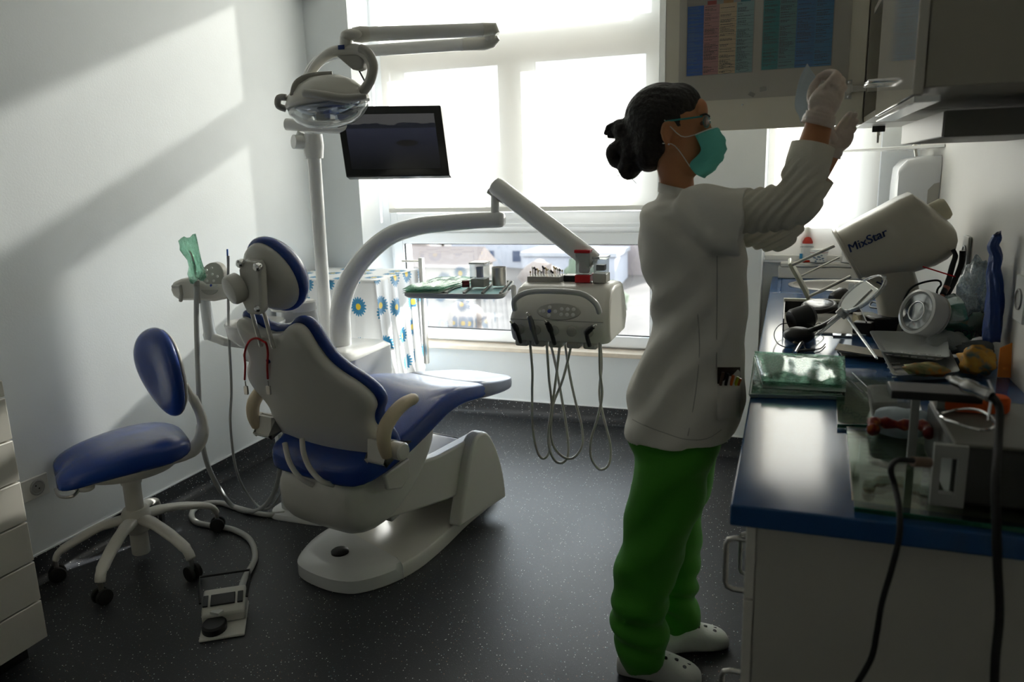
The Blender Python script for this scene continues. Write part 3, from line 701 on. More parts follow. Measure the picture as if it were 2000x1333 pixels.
MB().lathe([(.018, 0), (.022, .01), (.020, .03), (.023, .05), (.012, .06), (0, .06)], (-.738, 2.865, TOPZ+.033), (0, 0, 1)).out('cotton_rolls', mat('cotton', (.75, .7, .68), .9), t)
t = cbx('dispenser_box', -.698, -.645, 2.83, 2.90, TOPZ-.001, TOPZ+.10, 'small clear dispenser box with a dark insert right of the red-lidded one', 'box', M_clear, M_shell2, .035, .01)
MB().box((-.687, 2.845, TOPZ+.045), (-.656, 2.885, TOPZ+.066)).out('insert', M_black, t)

# ================================================================== INSTRUMENT TRAY
ZT = .985
tr = thing('instrument_tray', (-1.35, 3.0, ZT), 'grey rimmed instrument tray on a bracket left of the dentist console', 'tray')
c0 = pZ(785, 578, ZT); c1 = pZ(985, 580, ZT); c2 = pZ(1006, 552, ZT); c3 = pZ(838, 549, ZT)
def tray_ring(s, z):
    cs = [c0, c1, c2, c3]; m = sum(cs, Vec())/4; out = []
    for i in range(4):
        a, b, c = cs[i-1], cs[i], cs[(i+1) % 4]
        for k in range(5):
            t = k/4; p = b + (a-b).normalized()*.05*(1-t)**2 + (c-b).normalized()*.05*t**2
            out.append(m + (p-m)*s + Vec((0, 0, z)))
    return out
MB().rings([tray_ring(.96, -.012), tray_ring(1.0, -.004), tray_ring(1.0, .010), tray_ring(.975, .010), tray_ring(.965, -.002), tray_ring(.4, -.002), tray_ring(.02, -.002)]).out('tray_plate', mat('tray_grey', (.50, .51, .50), .35), tr)
MB().tube([c1*.3+c2*.7+Vec((-.02, 0, -.012)), pY(1003, 562, 2.95), pY(1006, 600, 2.93), pY(1010, 640, 2.92)], [.008, .012, .010, .007], 12).out('bracket', M_enam, tr)
MB().tube([pY(1010, 618, 2.92), pY(1040, 622, 2.92)], .010, 12).out('bracket_pin', M_enam, tr)
def tp(u, v, h): # on the tray: u along front left->right, v front->back
    return (c0*(1-u)+c1*u)*(1-v) + (c3*(1-u)+c2*u)*v + Vec((0, 0, h))
M_div = mat('divider_grey', (.16, .16, .15), .5); M_aqua = mat('aqua_lining', (.35, .62, .66), .6)
MB().prism([tp(.40, .08, 0), tp(.97, .08, 0), tp(.97, .92, 0), tp(.52, .92, 0)], (0, 0, .003)).out('lining', M_aqua, tr)
for u in (.42, .60, .78, .955):
    MB().prism([tp(u-.012, .07, .003), tp(u+.012, .07, .003), tp(u+.012, .93, .003), tp(u-.012, .93, .003)], (0, 0, .010)).out('divider', M_div, tr)
def pouch(loc0, cs, lab, layers=2, group=None, hgt=.006, seed=0):
    t = thing('sterilization_pouch', loc0, lab, 'pouch', group)
    rnd = random.Random(seed)
    for l in range(layers):
        g = []
        for j in range(8):
            row = []
            for i in range(12):
                u, v = i/11, j/7
                p = (Vec(cs[0])*(1-u)+Vec(cs[1])*u)*(1-v) + (Vec(cs[3])*(1-u)+Vec(cs[2])*u)*v
                e = min(u, 1-u, v, 1-v)
                row.append(p + Vec((0, 0, .002 + l*hgt + hgt*2.2*noise.noise(Vec((u*5+seed, v*4, l*3)))*min(1, e*6) + hgt*1.2*min(1, e*5))))
            g.append(row)
        MB().sheet(g).out(['paper_back', 'film'][min(l, 1)], [M_paper, M_pouch][min(l, 1)], t, smooth_all=True, solid=.001)
    return t
pouch(tuple(tp(.2, .5, .002)), [tp(.0, .02, .008), tp(.36, .05, .008), tp(.60, .95, .008), tp(.14, .9, .008)], 'pale green sterilisation pouch lying on the left half of the tray', 3, seed=2, hgt=.008)
q = tp(.70, .45, .014)
t = thing('dispenser_box', tuple(q), 'tall clear dispenser box with a white lid on the instrument tray', 'box')
MB().box((q.x-.032, q.y-.032, q.z), (q.x+.032, q.y+.032, q.z+.035)).out('base', M_shell2, t, bevel=.003)
MB().box((q.x-.034, q.y-.034, q.z+.0355), (q.x+.034, q.y+.034, q.z+.100)).out('clear_body', M_clear, t, bevel=.002)
MB().box((q.x-.036, q.y-.036, q.z+.1005), (q.x+.036, q.y+.036, q.z+.108)).out('lid', M_enam, t, bevel=.002)
MB().box((q.x-.012, q.y-.01, q.z+.04), (q.x+.012, q.y+.01, q.z+.085)).out('inner_stack', mat('cotton', (.75, .7, .68), .9), t)
q = tp(.885, .55, .014)
MBc = MB().lathe([(.032, 0), (.032, .080), (.030, .080), (.029, .01), (0, .008)], q, (0, 0, 1), 28).out('steel_cup', M_metal); tag(MBc, 'brushed steel cup on the instrument tray beside the clear box', 'cup')
q = tp(.53, .35, .014)
MBc = MB().tube([q+Vec((0, 0, .016)), q+Vec((.03, .012, .016))], .016, 18).out('red_reel', mat('dark_red', (.12, .01, .012), .3)); tag(MBc, 'small dark red round reel lying on the tray beside the clear box', 'reel')

# ================================================================== FLOWERED CLOTH ON SIDE TABLE
def flower_mat():
    m = bpy.data.materials.new('flowered_oilcloth'); m.use_nodes = True; nt = m.node_tree; b = nt.nodes['Principled BSDF']; b.inputs['Roughness'].default_value = .4
    N = nt.nodes.new; Lk = nt.links.new
    uv = N('ShaderNodeUVMap'); sc = N('ShaderNodeVectorMath'); sc.operation = 'SCALE'; sc.inputs['Scale'].default_value = 6.2; Lk(uv.outputs[0], sc.inputs[0])
    vo = N('ShaderNodeTexVoronoi'); vo.voronoi_dimensions = '2D'; vo.inputs['Scale'].default_value = 1.0; vo.inputs['Randomness'].default_value = .45; Lk(sc.outputs[0], vo.inputs['Vector'])
    df = N('ShaderNodeVectorMath'); df.operation = 'SUBTRACT'; Lk(sc.outputs[0], df.inputs[0]); Lk(vo.outputs['Position'], df.inputs[1])
    sx = N('ShaderNodeSeparateXYZ'); Lk(df.outputs[0], sx.inputs[0])
    at = N('ShaderNodeMath'); at.operation = 'ARCTAN2'; Lk(sx.outputs[1], at.inputs[0]); Lk(sx.outputs[0], at.inputs[1])
    m1 = N('ShaderNodeMath'); m1.operation = 'MULTIPLY'; m1.inputs[1].default_value = 9; Lk(at.outputs[0], m1.inputs[0])
    si = N('ShaderNodeMath'); si.operation = 'SINE'; Lk(m1.outputs[0], si.inputs[0])
    ab = N('ShaderNodeMath'); ab.operation = 'ABSOLUTE'; Lk(si.outputs[0], ab.inputs[0])
    rad = N('ShaderNodeMath'); rad.operation = 'MULTIPLY_ADD'; rad.inputs[1].default_value = .09; rad.inputs[2].default_value = .235; Lk(ab.outputs[0], rad.inputs[0])
    lt = N('ShaderNodeMath'); lt.operation = 'LESS_THAN'; Lk(vo.outputs['Distance'], lt.inputs[0]); Lk(rad.outputs[0], lt.inputs[1])
    ce = N('ShaderNodeMath'); ce.operation = 'LESS_THAN'; ce.inputs[1].default_value = .105; Lk(vo.outputs['Distance'], ce.inputs[0])
    mp = N('ShaderNodeMix'); mp.data_type = 'RGBA'; mp.inputs[6].default_value = (.015, .13, .32, 1); mp.inputs[7].default_value = (.04, .26, .45, 1); Lk(ab.outputs[0], mp.inputs[0])
    x1 = N('ShaderNodeMix'); x1.data_type = 'RGBA'; x1.inputs[6].default_value = (.82, .83, .84, 1); Lk(lt.outputs[0], x1.inputs[0]); Lk(mp.outputs[2], x1.inputs[7])
    x2 = N('ShaderNodeMix'); x2.data_type = 'RGBA'; x2.inputs[7].default_value = (.85, .60, .03, 1); Lk(ce.outputs[0], x2.inputs[0]); Lk(x1.outputs[2], x2.inputs[6])
    Lk(x2.outputs[2], b.inputs['Base Color'])
    return m
tb = thing('side_table', (-2.30, 3.68, 0), 'metal-framed side table under the flowered cloth beside the water unit', 'table')
x0, x1, y0, y1, zt = -2.60, -1.99, 3.42, 3.93, .955
MB().box((x0, y0, zt-.03), (x1, y1, zt-.006)).out('tabletop', M_lam, tb)
for x, y in ((x0+.03, y0+.03), (x1-.02, y0+.03), (x0+.03, y1-.03), (x1-.02, y1-.03)):
    MB().box((x-.014, y-.014, 0), (x+.014, y+.014, zt-.03)).out('leg', M_metal, tb)
MB().box((x1+.012, y1-.02, .40), (x1+.035, y1+.01, 1.02)).out('side_post', M_metal, tb)
MB().tube([(x1-.10, y1-.005, 1.0), (x1+.02, y1-.005, 1.0)], .006, 8).out('side_rail', M_metal, tb)
nx = 60; per = []
def cl_ring(z, f):
    out = []; n = 26
    crn = [(x0, y0), (x1, y0), (x1, y1), (x0, y1)]
    for i in range(4):
        a = Vec(crn[i]+(0,)); b = Vec(crn[(i+1) % 4]+(0,)); nrm = Vec(((b-a).y, -(b-a).x, 0)).normalized()
        for k in range(n):
            p = a+(b-a)*k/n; w_ = f*(.012+.011*math.sin(k*1.15+i*2)+.006*math.sin(k*2.7+i)); out.append(p+nrm*w_+Vec((0, 0, z)))
    return out
rings_ = [cl_ring(zt+.001, 0), cl_ring(zt-.012, .25)] + [cl_ring(zt-.02-.18*k, .3+.55*k) for k in range(1, 5)] + [cl_ring(.12, 3.0)]
# keep the cloth clear of the walls
for rg in rings_:
    for v in rg: v.x = max(v.x, XL+.012); v.y = min(v.y, 3.965)
mb = MB(); mb.rings(rings_, cap=False); mb.sheet([[Vec((x0+(x1-x0)*i/10, y0+(y1-y0)*j/8, zt+.001+.002*noise.noise(Vec((i*.7, j*.7, 0))))) for i in range(11)] for j in range(9)])
cl = mb.out('flowered_tablecloth', flower_mat(), None, smooth_all=True)
tag(cl, 'white oilcloth with blue and yellow daisies draped over the side table', 'tablecloth')
uvl = cl.data.uv_layers.new(name='UVMap'); loc_ = cl.location
for poly in cl.data.polygons:
    n = poly.normal
    for li in poly.loop_indices:
        v = cl.data.vertices[cl.data.loops[li].vertex_index].co
        uvl.data[li].uv = (v.x, v.y) if abs(n.z) > .7 else ((v.x, v.z) if abs(n.y) > abs(n.x) else (v.y+.37, v.z))
cl.modifiers.new('solid', 'SOLIDIFY').thickness = .0012

# ================================================================== LAMP POLE, LIGHT, MONITOR
lp = thing('operating_light', tuple(pY(640, 690, 2.93)), 'cream dental operating light on a jointed arm and white pole above the chair', 'operating light')
YP = 2.93
MB().tube([pY(640, 694, YP), pY(640, 684, YP)], [.042, .034], 20).out('pole_flange', M_enam, lp)
MB().tube([pY(640, 686, YP), pY(613.5, 305, YP)], .0285, 20).out('pole', M_enam, lp)
MB().tube([pY(614, 310, YP), pY(612, 285, YP), pY(611, 262, YP)], [.038, .045, .040], 20).out('pole_head', M_enam, lp)
up = spline([pY(608, 250, YP), pY(598, 210, YP), pY(599, 165, YP), pY(613, 130, YP), pY(640, 110, YP), pY(690, 102, YP), pY(800, 94, YP), pY(910, 87, YP)], 6)
MB().tube(up, .0235, 20).out('fixed_arm', M_enam, lp, smooth_all=True)
MB().tube([pY(908, 87, YP), pY(945, 85, YP), pY(962, 82, YP), pY(974, 74, YP)], [.0245, .026, .022, .010], 18).out('elbow_cap', M_shell, lp)
MB().tube([pY(957, 82, YP), pY(957, 62, YP-.02)], .020, 16).out('elbow_post', M_shell, lp)
eA, eB = pY(955, 58, YP-.04), pY(690, 68, 2.52)
e0, e1 = eA + (eB-eA)*.06, eB + (eA-eB)*.10
MB().tube([pY(972, 66, YP-.04), pY(966, 56, YP-.04), eA+(eB-eA)*.03, e0], [.010, .022, .026, .0265], 18).out('elbow_cover', M_shell, lp)
MB().tube([e0, e1], .0255, 20).out('balance_arm', M_enam, lp)
MB().tube([e1, e1+(eB-e1)*.5, eB], [.0265, .028, .024], 18).out('arm_collar', M_shell, lp)
MB().ell(eB+Vec((-.005, 0, 0)), (.042, .036, .020), 20, 10).out('swivel_cap', M_shell, lp)
MB().tube([pY(676, 72, 2.52), pY(675, 100, 2.52)], .0215, 18).out('swivel_post', M_shell, lp)
# yoke ring: from left bottom up over to the right bottom
YL = 2.52
yk = spline([pY(600, 172, YL+.05), pY(604, 150, YL+.05), pY(620, 124, YL+.03), pY(645, 104, YL), pY(675, 98, YL), pY(700, 98, YL), pY(720, 112, YL), pY(727, 135, YL), pY(720, 160, YL), pY(706, 178, YL)], 5)
n_ = len(yk); MB().tube(yk, [.012+.008*math.sin(PI*min(1, i/n_)) for i in range(n_)], 16).out('yoke', M_shell, lp, smooth_all=True)
yk2 = spline([pY(704, 95, YL-.012), pY(719, 103, YL-.014), pY(730, 128, YL-.014), pY(724, 158, YL-.014), pY(708, 182, YL-.012)], 5)
MB().tube(yk2, .0155, 14).out('yoke_grip', M_shell2, lp, smooth_all=True)
MB().prism([pY(x, y, YL-.01) for x, y in ((655, 108), (700, 106), (710, 120), (708, 134), (698, 138), (688, 136))], (0, .035, 0)).out('joint_cover', M_shell2, lp, bevel=.005)
MB().tube([pY(701, 137, YL+.01), pY(712, 158, YL+.02)], .003, 8).out('cable', M_black, lp)
lc = pY(640, 205, YL); tilt = Matrix.Rotation(R(-4), 3, 'Y')
def dome(prf_, sx=1.0, sy=1.0, n=36):
    return [[lc + tilt @ Vec((r_*sx*math.cos(2*PI*k/n), r_*sy*math.sin(2*PI*k/n), h)) for k in range(n)] for r_, h in prf_]
MB().rings(dome([(.162, .0), (.164, .012), (.148, .045), (.115, .074), (.068, .096), (.02, .101)], 1.0, .72)).out('lamp_housing', M_shell, lp, smooth_all=True)
MB().rings(dome([(.158, .001), (.154, -.020), (.130, -.050), (.09, -.072), (.04, -.082), (.01, -.083)], 1.0, .72)).out('lamp_glass', M_clear, lp, smooth_all=True)
MB().rings(dome([(.15, .004), (.12, -.018), (.07, -.034), (.02, -.036)], .9, .66)).out('reflector', mat('reflector', (.35, .38, .48), .12, .9), lp, smooth_all=True)
MB().cbox(lc+Vec((.0, -.02, -.045)), (.03, .02, .012)).out('bulb_bridge', M_metal, lp, bevel=.004)
MB().tube(spline([lc+Vec((-.088, -.085, .030)), lc+Vec((-.080, -.068, .072)), lc+Vec((-.045, -.035, .098)), lc+Vec((.03, .0, .103))], 5), .014, 12, flat=.6).out('housing_band', M_shell2, lp)
hs = MB().tube(spline([lc+Vec((-.01, -.125, .032)), lc+Vec((.06, -.135, .022)), lc+Vec((.14, -.12, .006)), lc+Vec((.215, -.09, .010))], 5), [.014]*12+[.013, .012, .010, .008], 12).out('handle', M_shell2, lp, smooth_all=True)
hs = MB().tube(spline([lc+Vec((-.140, -.05, .030)), lc+Vec((-.168, -.055, .030)), lc+Vec((-.178, -.05, .004)), lc+Vec((-.160, -.03, -.008))], 5), .012, 12).out('handle', M_shell2, lp, smooth_all=True)
MB().lathe([(.02, 0), (.022, .02), (.016, .03), (0, .03)], pY(700, 188, YL-.005), (.3, 0, 1)).out('yoke_end', M_shell, lp)
MB().box(tuple(pY(663, 92, YL-.024)-Vec((.006, .0, .008))), tuple(pY(672, 92, YL-.024)+Vec((.0, .003, .008)))).out('level_badge', mat('badge_blue', (.05, .08, .25), .3, .3), lp)

mn = thing('monitor', tuple(pY(770, 345, 3.0)), 'black flat screen showing a dark lake, on an arm by the white pole', 'monitor')
m0, m1, m2, m3 = pY(676, 346, 2.90), pY(878, 343, 2.96), pY(860, 205, 3.06), pY(655, 208, 3.00)
nm = (m1-m0).cross(m3-m0).normalized()
if nm.y > 0: nm = -nm
def mp(u, v, d=0.0): return (m0*(1-u)+m1*u)*(1-v) + (m3*(1-u)+m2*u)*v + nm*d
MB().prism([mp(0, 0), mp(1, 0), mp(1, 1), mp(0, 1)], -nm*.035).out('bezel', mat('gloss_black', (.006, .006, .007), .15), mn, bevel=.004)
def screen_mat():
    m = bpy.data.materials.new('dark_lake_screen'); m.use_nodes = True; nt = m.node_tree; b = nt.nodes['Principled BSDF']; N = nt.nodes.new; Lk = nt.links.new
    b.inputs['Roughness'].default_value = .25; b.inputs['Base Color'].default_value = (.004, .005, .008, 1)
    uv = N('ShaderNodeUVMap'); s_ = N('ShaderNodeSeparateXYZ'); Lk(uv.outputs[0], s_.inputs[0])
    no = N('ShaderNodeTexNoise'); no.inputs['Scale'].default_value = 5; Lk(uv.outputs[0], no.inputs['Vector'])
    # hills: height line around .78 rising at both sides
    d = N('ShaderNodeMath'); d.operation = 'MULTIPLY_ADD'; d.inputs[1].default_value = .16; d.inputs[2].default_value = .74; Lk(no.outputs['Fac'], d.inputs[0])
    sky = N('ShaderNodeMath'); sky.operation = 'GREATER_THAN'; Lk(s_.outputs[1], sky.inputs[0]); Lk(d.outputs[0], sky.inputs[1])
    wat = N('ShaderNodeMath'); wat.operation = 'LESS_THAN'; wat.inputs[1].default_value = .74; Lk(s_.outputs[1], wat.inputs[0])
    c1 = N('ShaderNodeMix'); c1.data_type = 'RGBA'; c1.inputs[6].default_value = (.006, .007, .012, 1); c1.inputs[7].default_value = (.055, .055, .055, 1); Lk(sky.outputs[0], c1.inputs[0])
    wr = N('ShaderNodeMapRange'); wr.inputs[1].default_value = .1; wr.inputs[2].default_value = .74; wr.inputs[3].default_value = 0; wr.inputs[4].default_value = 1; Lk(s_.outputs[1], wr.inputs[0])
    cw = N('ShaderNodeMix'); cw.data_type = 'RGBA'; cw.inputs[6].default_value = (.001, .001, .002, 1); cw.inputs[7].default_value = (.014, .016, .030, 1); Lk(wr.outputs[0], cw.inputs[0])
    c2 = N('ShaderNodeMix'); c2.data_type = 'RGBA'; Lk(wat.outputs[0], c2.inputs[0]); Lk(c1.outputs[2], c2.inputs[6]); Lk(cw.outputs[2], c2.inputs[7])
    # islet
    dx = N('ShaderNodeVectorMath'); dx.operation = 'SUBTRACT'; dx.inputs[1].default_value = (.66, .47, 0); Lk(uv.outputs[0], dx.inputs[0])
    sc = N('ShaderNodeVectorMath'); sc.operation = 'MULTIPLY'; sc.inputs[1].default_value = (8, 17, 0); Lk(dx.outputs[0], sc.inputs[0])
    ln = N('ShaderNodeVectorMath'); ln.operation = 'LENGTH'; Lk(sc.outputs[0], ln.inputs[0])
    il = N('ShaderNodeMath'); il.operation = 'LESS_THAN'; il.inputs[1].default_value = 1.0; Lk(ln.outputs['Value'], il.inputs[0])
    c3 = N('ShaderNodeMix'); c3.data_type = 'RGBA'; c3.inputs[7].default_value = (.004, .003, .003, 1); Lk(il.outputs[0], c3.inputs[0]); Lk(c2.outputs[2], c3.inputs[6])
    Lk(c3.outputs[2], b.inputs['Emission Color']); b.inputs['Emission Strength'].default_value = 0.5
    return m
sc_ = MB().faces([mp(.07, .10, .0012), mp(.93, .10, .0012), mp(.93, .88, .0012), mp(.07, .88, .0012)], ((0, 1, 2, 3),)).out('screen', screen_mat(), mn)
u_ = sc_.data.uv_layers.new(name='UVMap')
order = {}
for poly in sc_.data.polygons:
    for li in poly.loop_indices:
        v = sc_.data.vertices[sc_.data.loops[li].vertex_index].co + Vec(mn.location)
        e = v - mp(0, 0); ux = (mp(1, 0)-mp(0, 0)); vx = (mp(0, 1)-mp(0, 0))
        best = min((( (v-mp(a, b, .0012)).length, a, b) for a in (.07, .93) for b in (.10, .88)))
        u_.data[li].uv = (0 if best[1] < .5 else 1, 0 if best[2] < .5 else 1)
MB().box(tuple(mp(.5, .5, -.065)-Vec((.06, .03, .06))), tuple(mp(.5, .5, -.065)+Vec((.06, .03, .06)))).out('rear_mount', M_black, mn, bevel=.006)
MB().tube([pY(560, 243, YP-.03), pY(620, 247, YP-.02), pY(700, 252, YP+.10), pY(765, 262, 3.12)], .0255, 20).out('support_arm', M_enam, mn)
MB().tube([pY(588, 258, YP-.02), pY(584, 270, YP-.02)], .016, 14).out('arm_pin', M_enam, mn)
MB().tube([pY(573, 277, YP-.06), pY(604, 279, YP+.0)], .030, 22).out('friction_knob', M_enam, mn)

# ================================================================== STOOL
st = thing('dentist_stool', (-2.39, 2.14, 0), 'blue upholstered saddle-front stool with backrest on a five-castor cream base', 'stool')
sc0 = Vec((-2.39, 2.14, 0))
ang0 = [R(a) for a in (-140, -68, 4, 76, 148)]
ang0 = [math.atan2(y-2.14, x+2.39) for x, y in ((-2.56, 1.93), (-2.27, 1.84), (-2.06, 2.07), (-2.27, 2.44), (-2.56, 2.40))]
hub = MB().lathe([(.030, .03), (.034, .035), (.034, .12), (.050, .135), (.055, .20), (.045, .225), (.0, .225)], sc0, (0, 0, 1), 28).out('hub', M_shell, st)
for i, a in enumerate(ang0):
    d = Vec((math.cos(a), math.sin(a), 0)); e = min(.325, .97*(abs((XL+.075)-sc0.x)/abs(d.x) if d.x < 0 else 9))
    p = [sc0+d*.02+Vec((0, 0, .185)), sc0+d*.12+Vec((0, 0, .180)), sc0+d*(e-.09)+Vec((0, 0, .150)), sc0+d*(e-.02)+Vec((0, 0, .118)), sc0+d*e+Vec((0, 0, .085))]
    MB().tube(spline(p, 4), [.030]*4+[.026]*4+[.024]*4+[.020]*4+[.018], 14, flat=.62).out('leg', M_shell, st, smooth_all=True)
    c = sc0+d*e; s_ = Vec((-d.y, d.x, 0))
    if i % 2: s_ = (s_+d*.7).normalized()
    k = MB().tube([c+Vec((0, 0, .092)), c+Vec((0, 0, .045))], .009, 10).out('castor_stem', M_metal, st)
    for sg in (-1, 1):
        MB().lathe([(0, 0), (.020, .0), (.029, .003), (.031, .009), (.029, .016), (.018, .018), (0, .018)], c+s_*sg*.006+Vec((0, 0, .0315)), s_*sg, 20).out('castor_wheel', M_rubber, k)
MB().tube([sc0+Vec((0, 0, .20)), sc0+Vec((0, 0, .335))], .033, 20).out('column_sleeve', M_shell, st)
MB().tube([sc0+Vec((0, 0, .33)), sc0+Vec((0, 0, .42))], [.038, .042], 20).out('gas_column', M_shell, st)
# seat : points forward to the left-near side, backrest at the right/far side
fd = Vec((-.60, -.80, 0)).normalized(); sd = Vec((-fd.y, fd.x, 0))   # forward, side
sO = sc0 + Vec((.0, -.005, .45))
def S_(f, s, z): return sO + fd*f + sd*s + Vec((0, 0, z))
rr = []
for f, zb, zt, hw in ((-.225, .0, .035, .10), (-.205, -.015, .055, .155), (-.14, -.03, .074, .205), (-.04, -.035, .078, .205), (.06, -.04, .068, .198), (.14, -.045, .052, .185), (.20, -.05, .032, .18), (.235, -.05, .012, .15), (.25, -.045, -.006, .12)):
    ring = []
    for k in range(32):
        th = 2*PI*k/32; c, s2 = math.cos(th), math.sin(th)
        b = hw*math.copysign(abs(c)**.55, c); z = (zb+zt)/2+(zt-zb)/2*math.copysign(abs(s2)**.6, s2) - .10*max(0, f)*.3*(abs(b)/hw)**2
        notch = .035*math.exp(-(b/.05)**2)*max(0, (f-.15)/.1)
        ring.append(S_(f-notch, b, z))
    rr.append(ring)
MB().rings(rr).out('seat', M_blue, st, smooth_all=True, sub=1)
rr = [[S_(f_*s+.0, b_*s, z) for f_, b_ in [(.20*math.cos(2*PI*k/28)*1.0, .18*math.sin(2*PI*k/28)) for k in range(28)]] for s, z in ((.55, -.075), (.85, -.06), (1.0, -.035), (1.03, -.008))]
MB().rings(rr).out('seat_pan', M_shell, st, smooth_all=True)
MB().tube(spline([S_(.17, .08, -.06), S_(.20, .10, -.085), S_(.24, .06, -.09), S_(.25, .0, -.08)], 4), .006, 8).out('height_lever', M_metal, st)
MB().ell(S_(.16, .07, -.068), (.045, .03, .02), 16, 8).out('lever_housing', M_shell, st)
# back bracket and backrest (slim pad seen three-quarter)
MB().tube(spline([S_(-.12, 0, -.055), S_(-.22, 0, -.045), S_(-.275, 0, .0), S_(-.29, 0, .08), S_(-.272, 0, .16), S_(-.245, 0, .24)], 5), [.050]*6+[.055]*8+[.046]*8+[.026]*4, 14, flat=.42).out('back_bracket', M_shell, st, smooth_all=True)
bc = S_(-.215, 0, .305); bf = Vec((-.30, -.95, 0)).normalized(); bn = (bf + Vec((0, 0, -.10))).normalized(); bu = Vec((0, 0, 1)) + bf*.10; bu.normalize(); bs = Vec((-bf.y, bf.x, 0)); bc = bc + bf*.03
def bk_ring(s, d, w=.140, h=.175, g=0):
    out = []
    for k in range(36):
        th = 2*PI*k/36; x = w*math.sin(th)*(1+.22*math.cos(th)); z = h*math.cos(th)
        q = Vec((x, z)); ln = q.length; q = q*s + q/ln*g
        out.append(bc + bs*q.x + bu*q.y + bn*(d + 1.1*q.x*q.x))
    return out
MB().rings([bk_ring(s, d) for s, d in ((.03, -.03), (.6, -.028), (.9, -.018), (1, -.005), (.9, .0), (.03, .0))]).out('backrest_shell', M_shell, st, smooth_all=True)
MB().rings([bk_ring(s, d, g=g_) for s, d, g_ in ((.9, -.004, 0), (1, -.002, .006), (1, .012, .010), (1, .030, .004), (.93, .042, 0), (.7, .050, 0), (.35, .050, 0), (.03, .048, 0))]).out('backrest_pad', M_blue, st, smooth_all=True, sub=1)

# ================================================================== DRAWER CABINET (left foreground)
XD = -2.17
dc = thing('drawer_cabinet', ((XL+XD)/2, 1.30, 0), 'cream drawer cabinet against the left wall at the near left corner', 'cabinet')
MB().box((XL+.004, 1.00, .075), (XD-.022, 1.54, .885)).out('carcass', M_lam, dc, bevel=.002)
MB().box((XL+.03, 1.02, .0), (XD-.07, 1.52, .075)).out('plinth', M_black, dc)
for i in range(7):
    z0 = .0745+.1330*i; z1 = z0+.129
    if i == 6: z1 = z0+.05
    MB().box((XD-.021, .998, z0), (XD, 1.545, z1)).out('drawer_front', M_lam, dc, bevel=.003)

# ================================================================== FOOT CONTROL
fc = thing('foot_pedal', tuple(pZ(435, 1200, 0)), 'cream and black foot control pedal with carrying bar on the floor', 'foot control')
f0, f1, f3 = pZ(388, 1258, 0), pZ(478, 1243, 0), pZ(395, 1150, 0.0)
ex = (f1-f0).normalized(); ey = Vec((-ex.y, ex.x, 0)); W_ = (f1-f0).length
def Fp(x, y, z): return f0 + ex*x + ey*y + Vec((0, 0, z))
MB().prism([Fp(0, 0, 0), Fp(W_, 0, 0), Fp(W_, .215, 0), Fp(0, .215, 0)], (0, 0, .010)).out('base_plate', M_shell, fc, bevel=.004)
MB().rings([[Fp(x, .085, .011), Fp(x, .085, .045), Fp(x, .105, .060), Fp(x, .185, .085), Fp(x, .20, .080), Fp(x, .208, .011)] for x in (.002, W_-.002)]).out('housing', M_shell, fc, bevel=.006)
def fq(x, v, o=.003): # on the sloped top
    return Fp(x, .105+.080*v, .060+.025*v+o)
for xa, xb, va, vb in ((.030, W_-.034, .05, .62), (.005, .022, .05, .62), (W_-.026, W_-.008, .05, .62)):
    MB().prism([fq(xa, va), fq(xb, va), fq(xb, vb), fq(xa, vb)], (0, 0, .005)).out('switch_plate', M_black, fc, bevel=.001)
MB().rings([[Fp(.085*0+.045+x*s, .055+y*s, z) for x, y in [(.040*math.cos(2*PI*k/24), .048*math.sin(2*PI*k/24)) for k in range(24)]] for s, z in ((1, .011), (1, .030), (.85, .036))]).out('pedal_disc', M_black, fc)
MB().cbox(Fp(.052, .090, .052), (.018, .012, .004)).out('pedal_tab', M_plate, fc)
MB().tube([Fp(-.004, .13, .07), Fp(-.012, .20, .105), Fp(-.012, .235, .115), Fp(W_+.012, .235, .115), Fp(W_+.012, .20, .105), Fp(W_+.004, .13, .07)], .0045, 10).out('carrying_bar', M_black, fc)
hose('foot_cable', [Fp(W_*.7, .20, .05), Fp(W_*.8, .235, .04), pZ(478, 1130, .02), pZ(498, 1090, .013), pZ(488, 1055, .013), pZ(455, 1035, .013), pZ(415, 1028, .013), pZ(382, 1020, .013), pZ(375, 1002, .013), pZ(395, 986, .013), pZ(430, 983, .013), pZ(470, 995, .013), pZ(520, 1006, .013), pZ(556, 1004, .013)], .0125, fc, mat('cable_white', (.52, .52, .49), .4))

# ================================================================== WOMAN AT THE COUNTER
YW = 2.12
wm = thing('person', (-.30, YW, 0), 'woman in white tunic, green trousers, face mask and gloves reaching up to the wall cabinet', 'person')
M_skin = mat('skin', (.50, .22, .10), .5, var=.08, vscale=18, sub=.15)
M_hair = mat('dark_brown_hair', (.008, .0045, .003), .55, bump=.5, bscale=90)
M_tunic = mat('white_tunic_cloth', (.74, .71, .64), .85, bump=.15, bscale=500)
M_knit = mat('off_white_knit', (.72, .68, .58), .9, bump=.25, bscale=350)
M_pants = mat('green_trousers_cloth', (.050, .27, .012), .75, bump=.12, bscale=400, sheen=.1)
M_glove = mat('latex_glove', (.60, .50, .43), .4, bump=.25, bscale=70, sub=.1)
M_mask = mat('green_face_mask', (.12, .52, .45), .75, bump=.1, bscale=200)
M_white = mat('white_strap', (.75, .75, .72), .7)

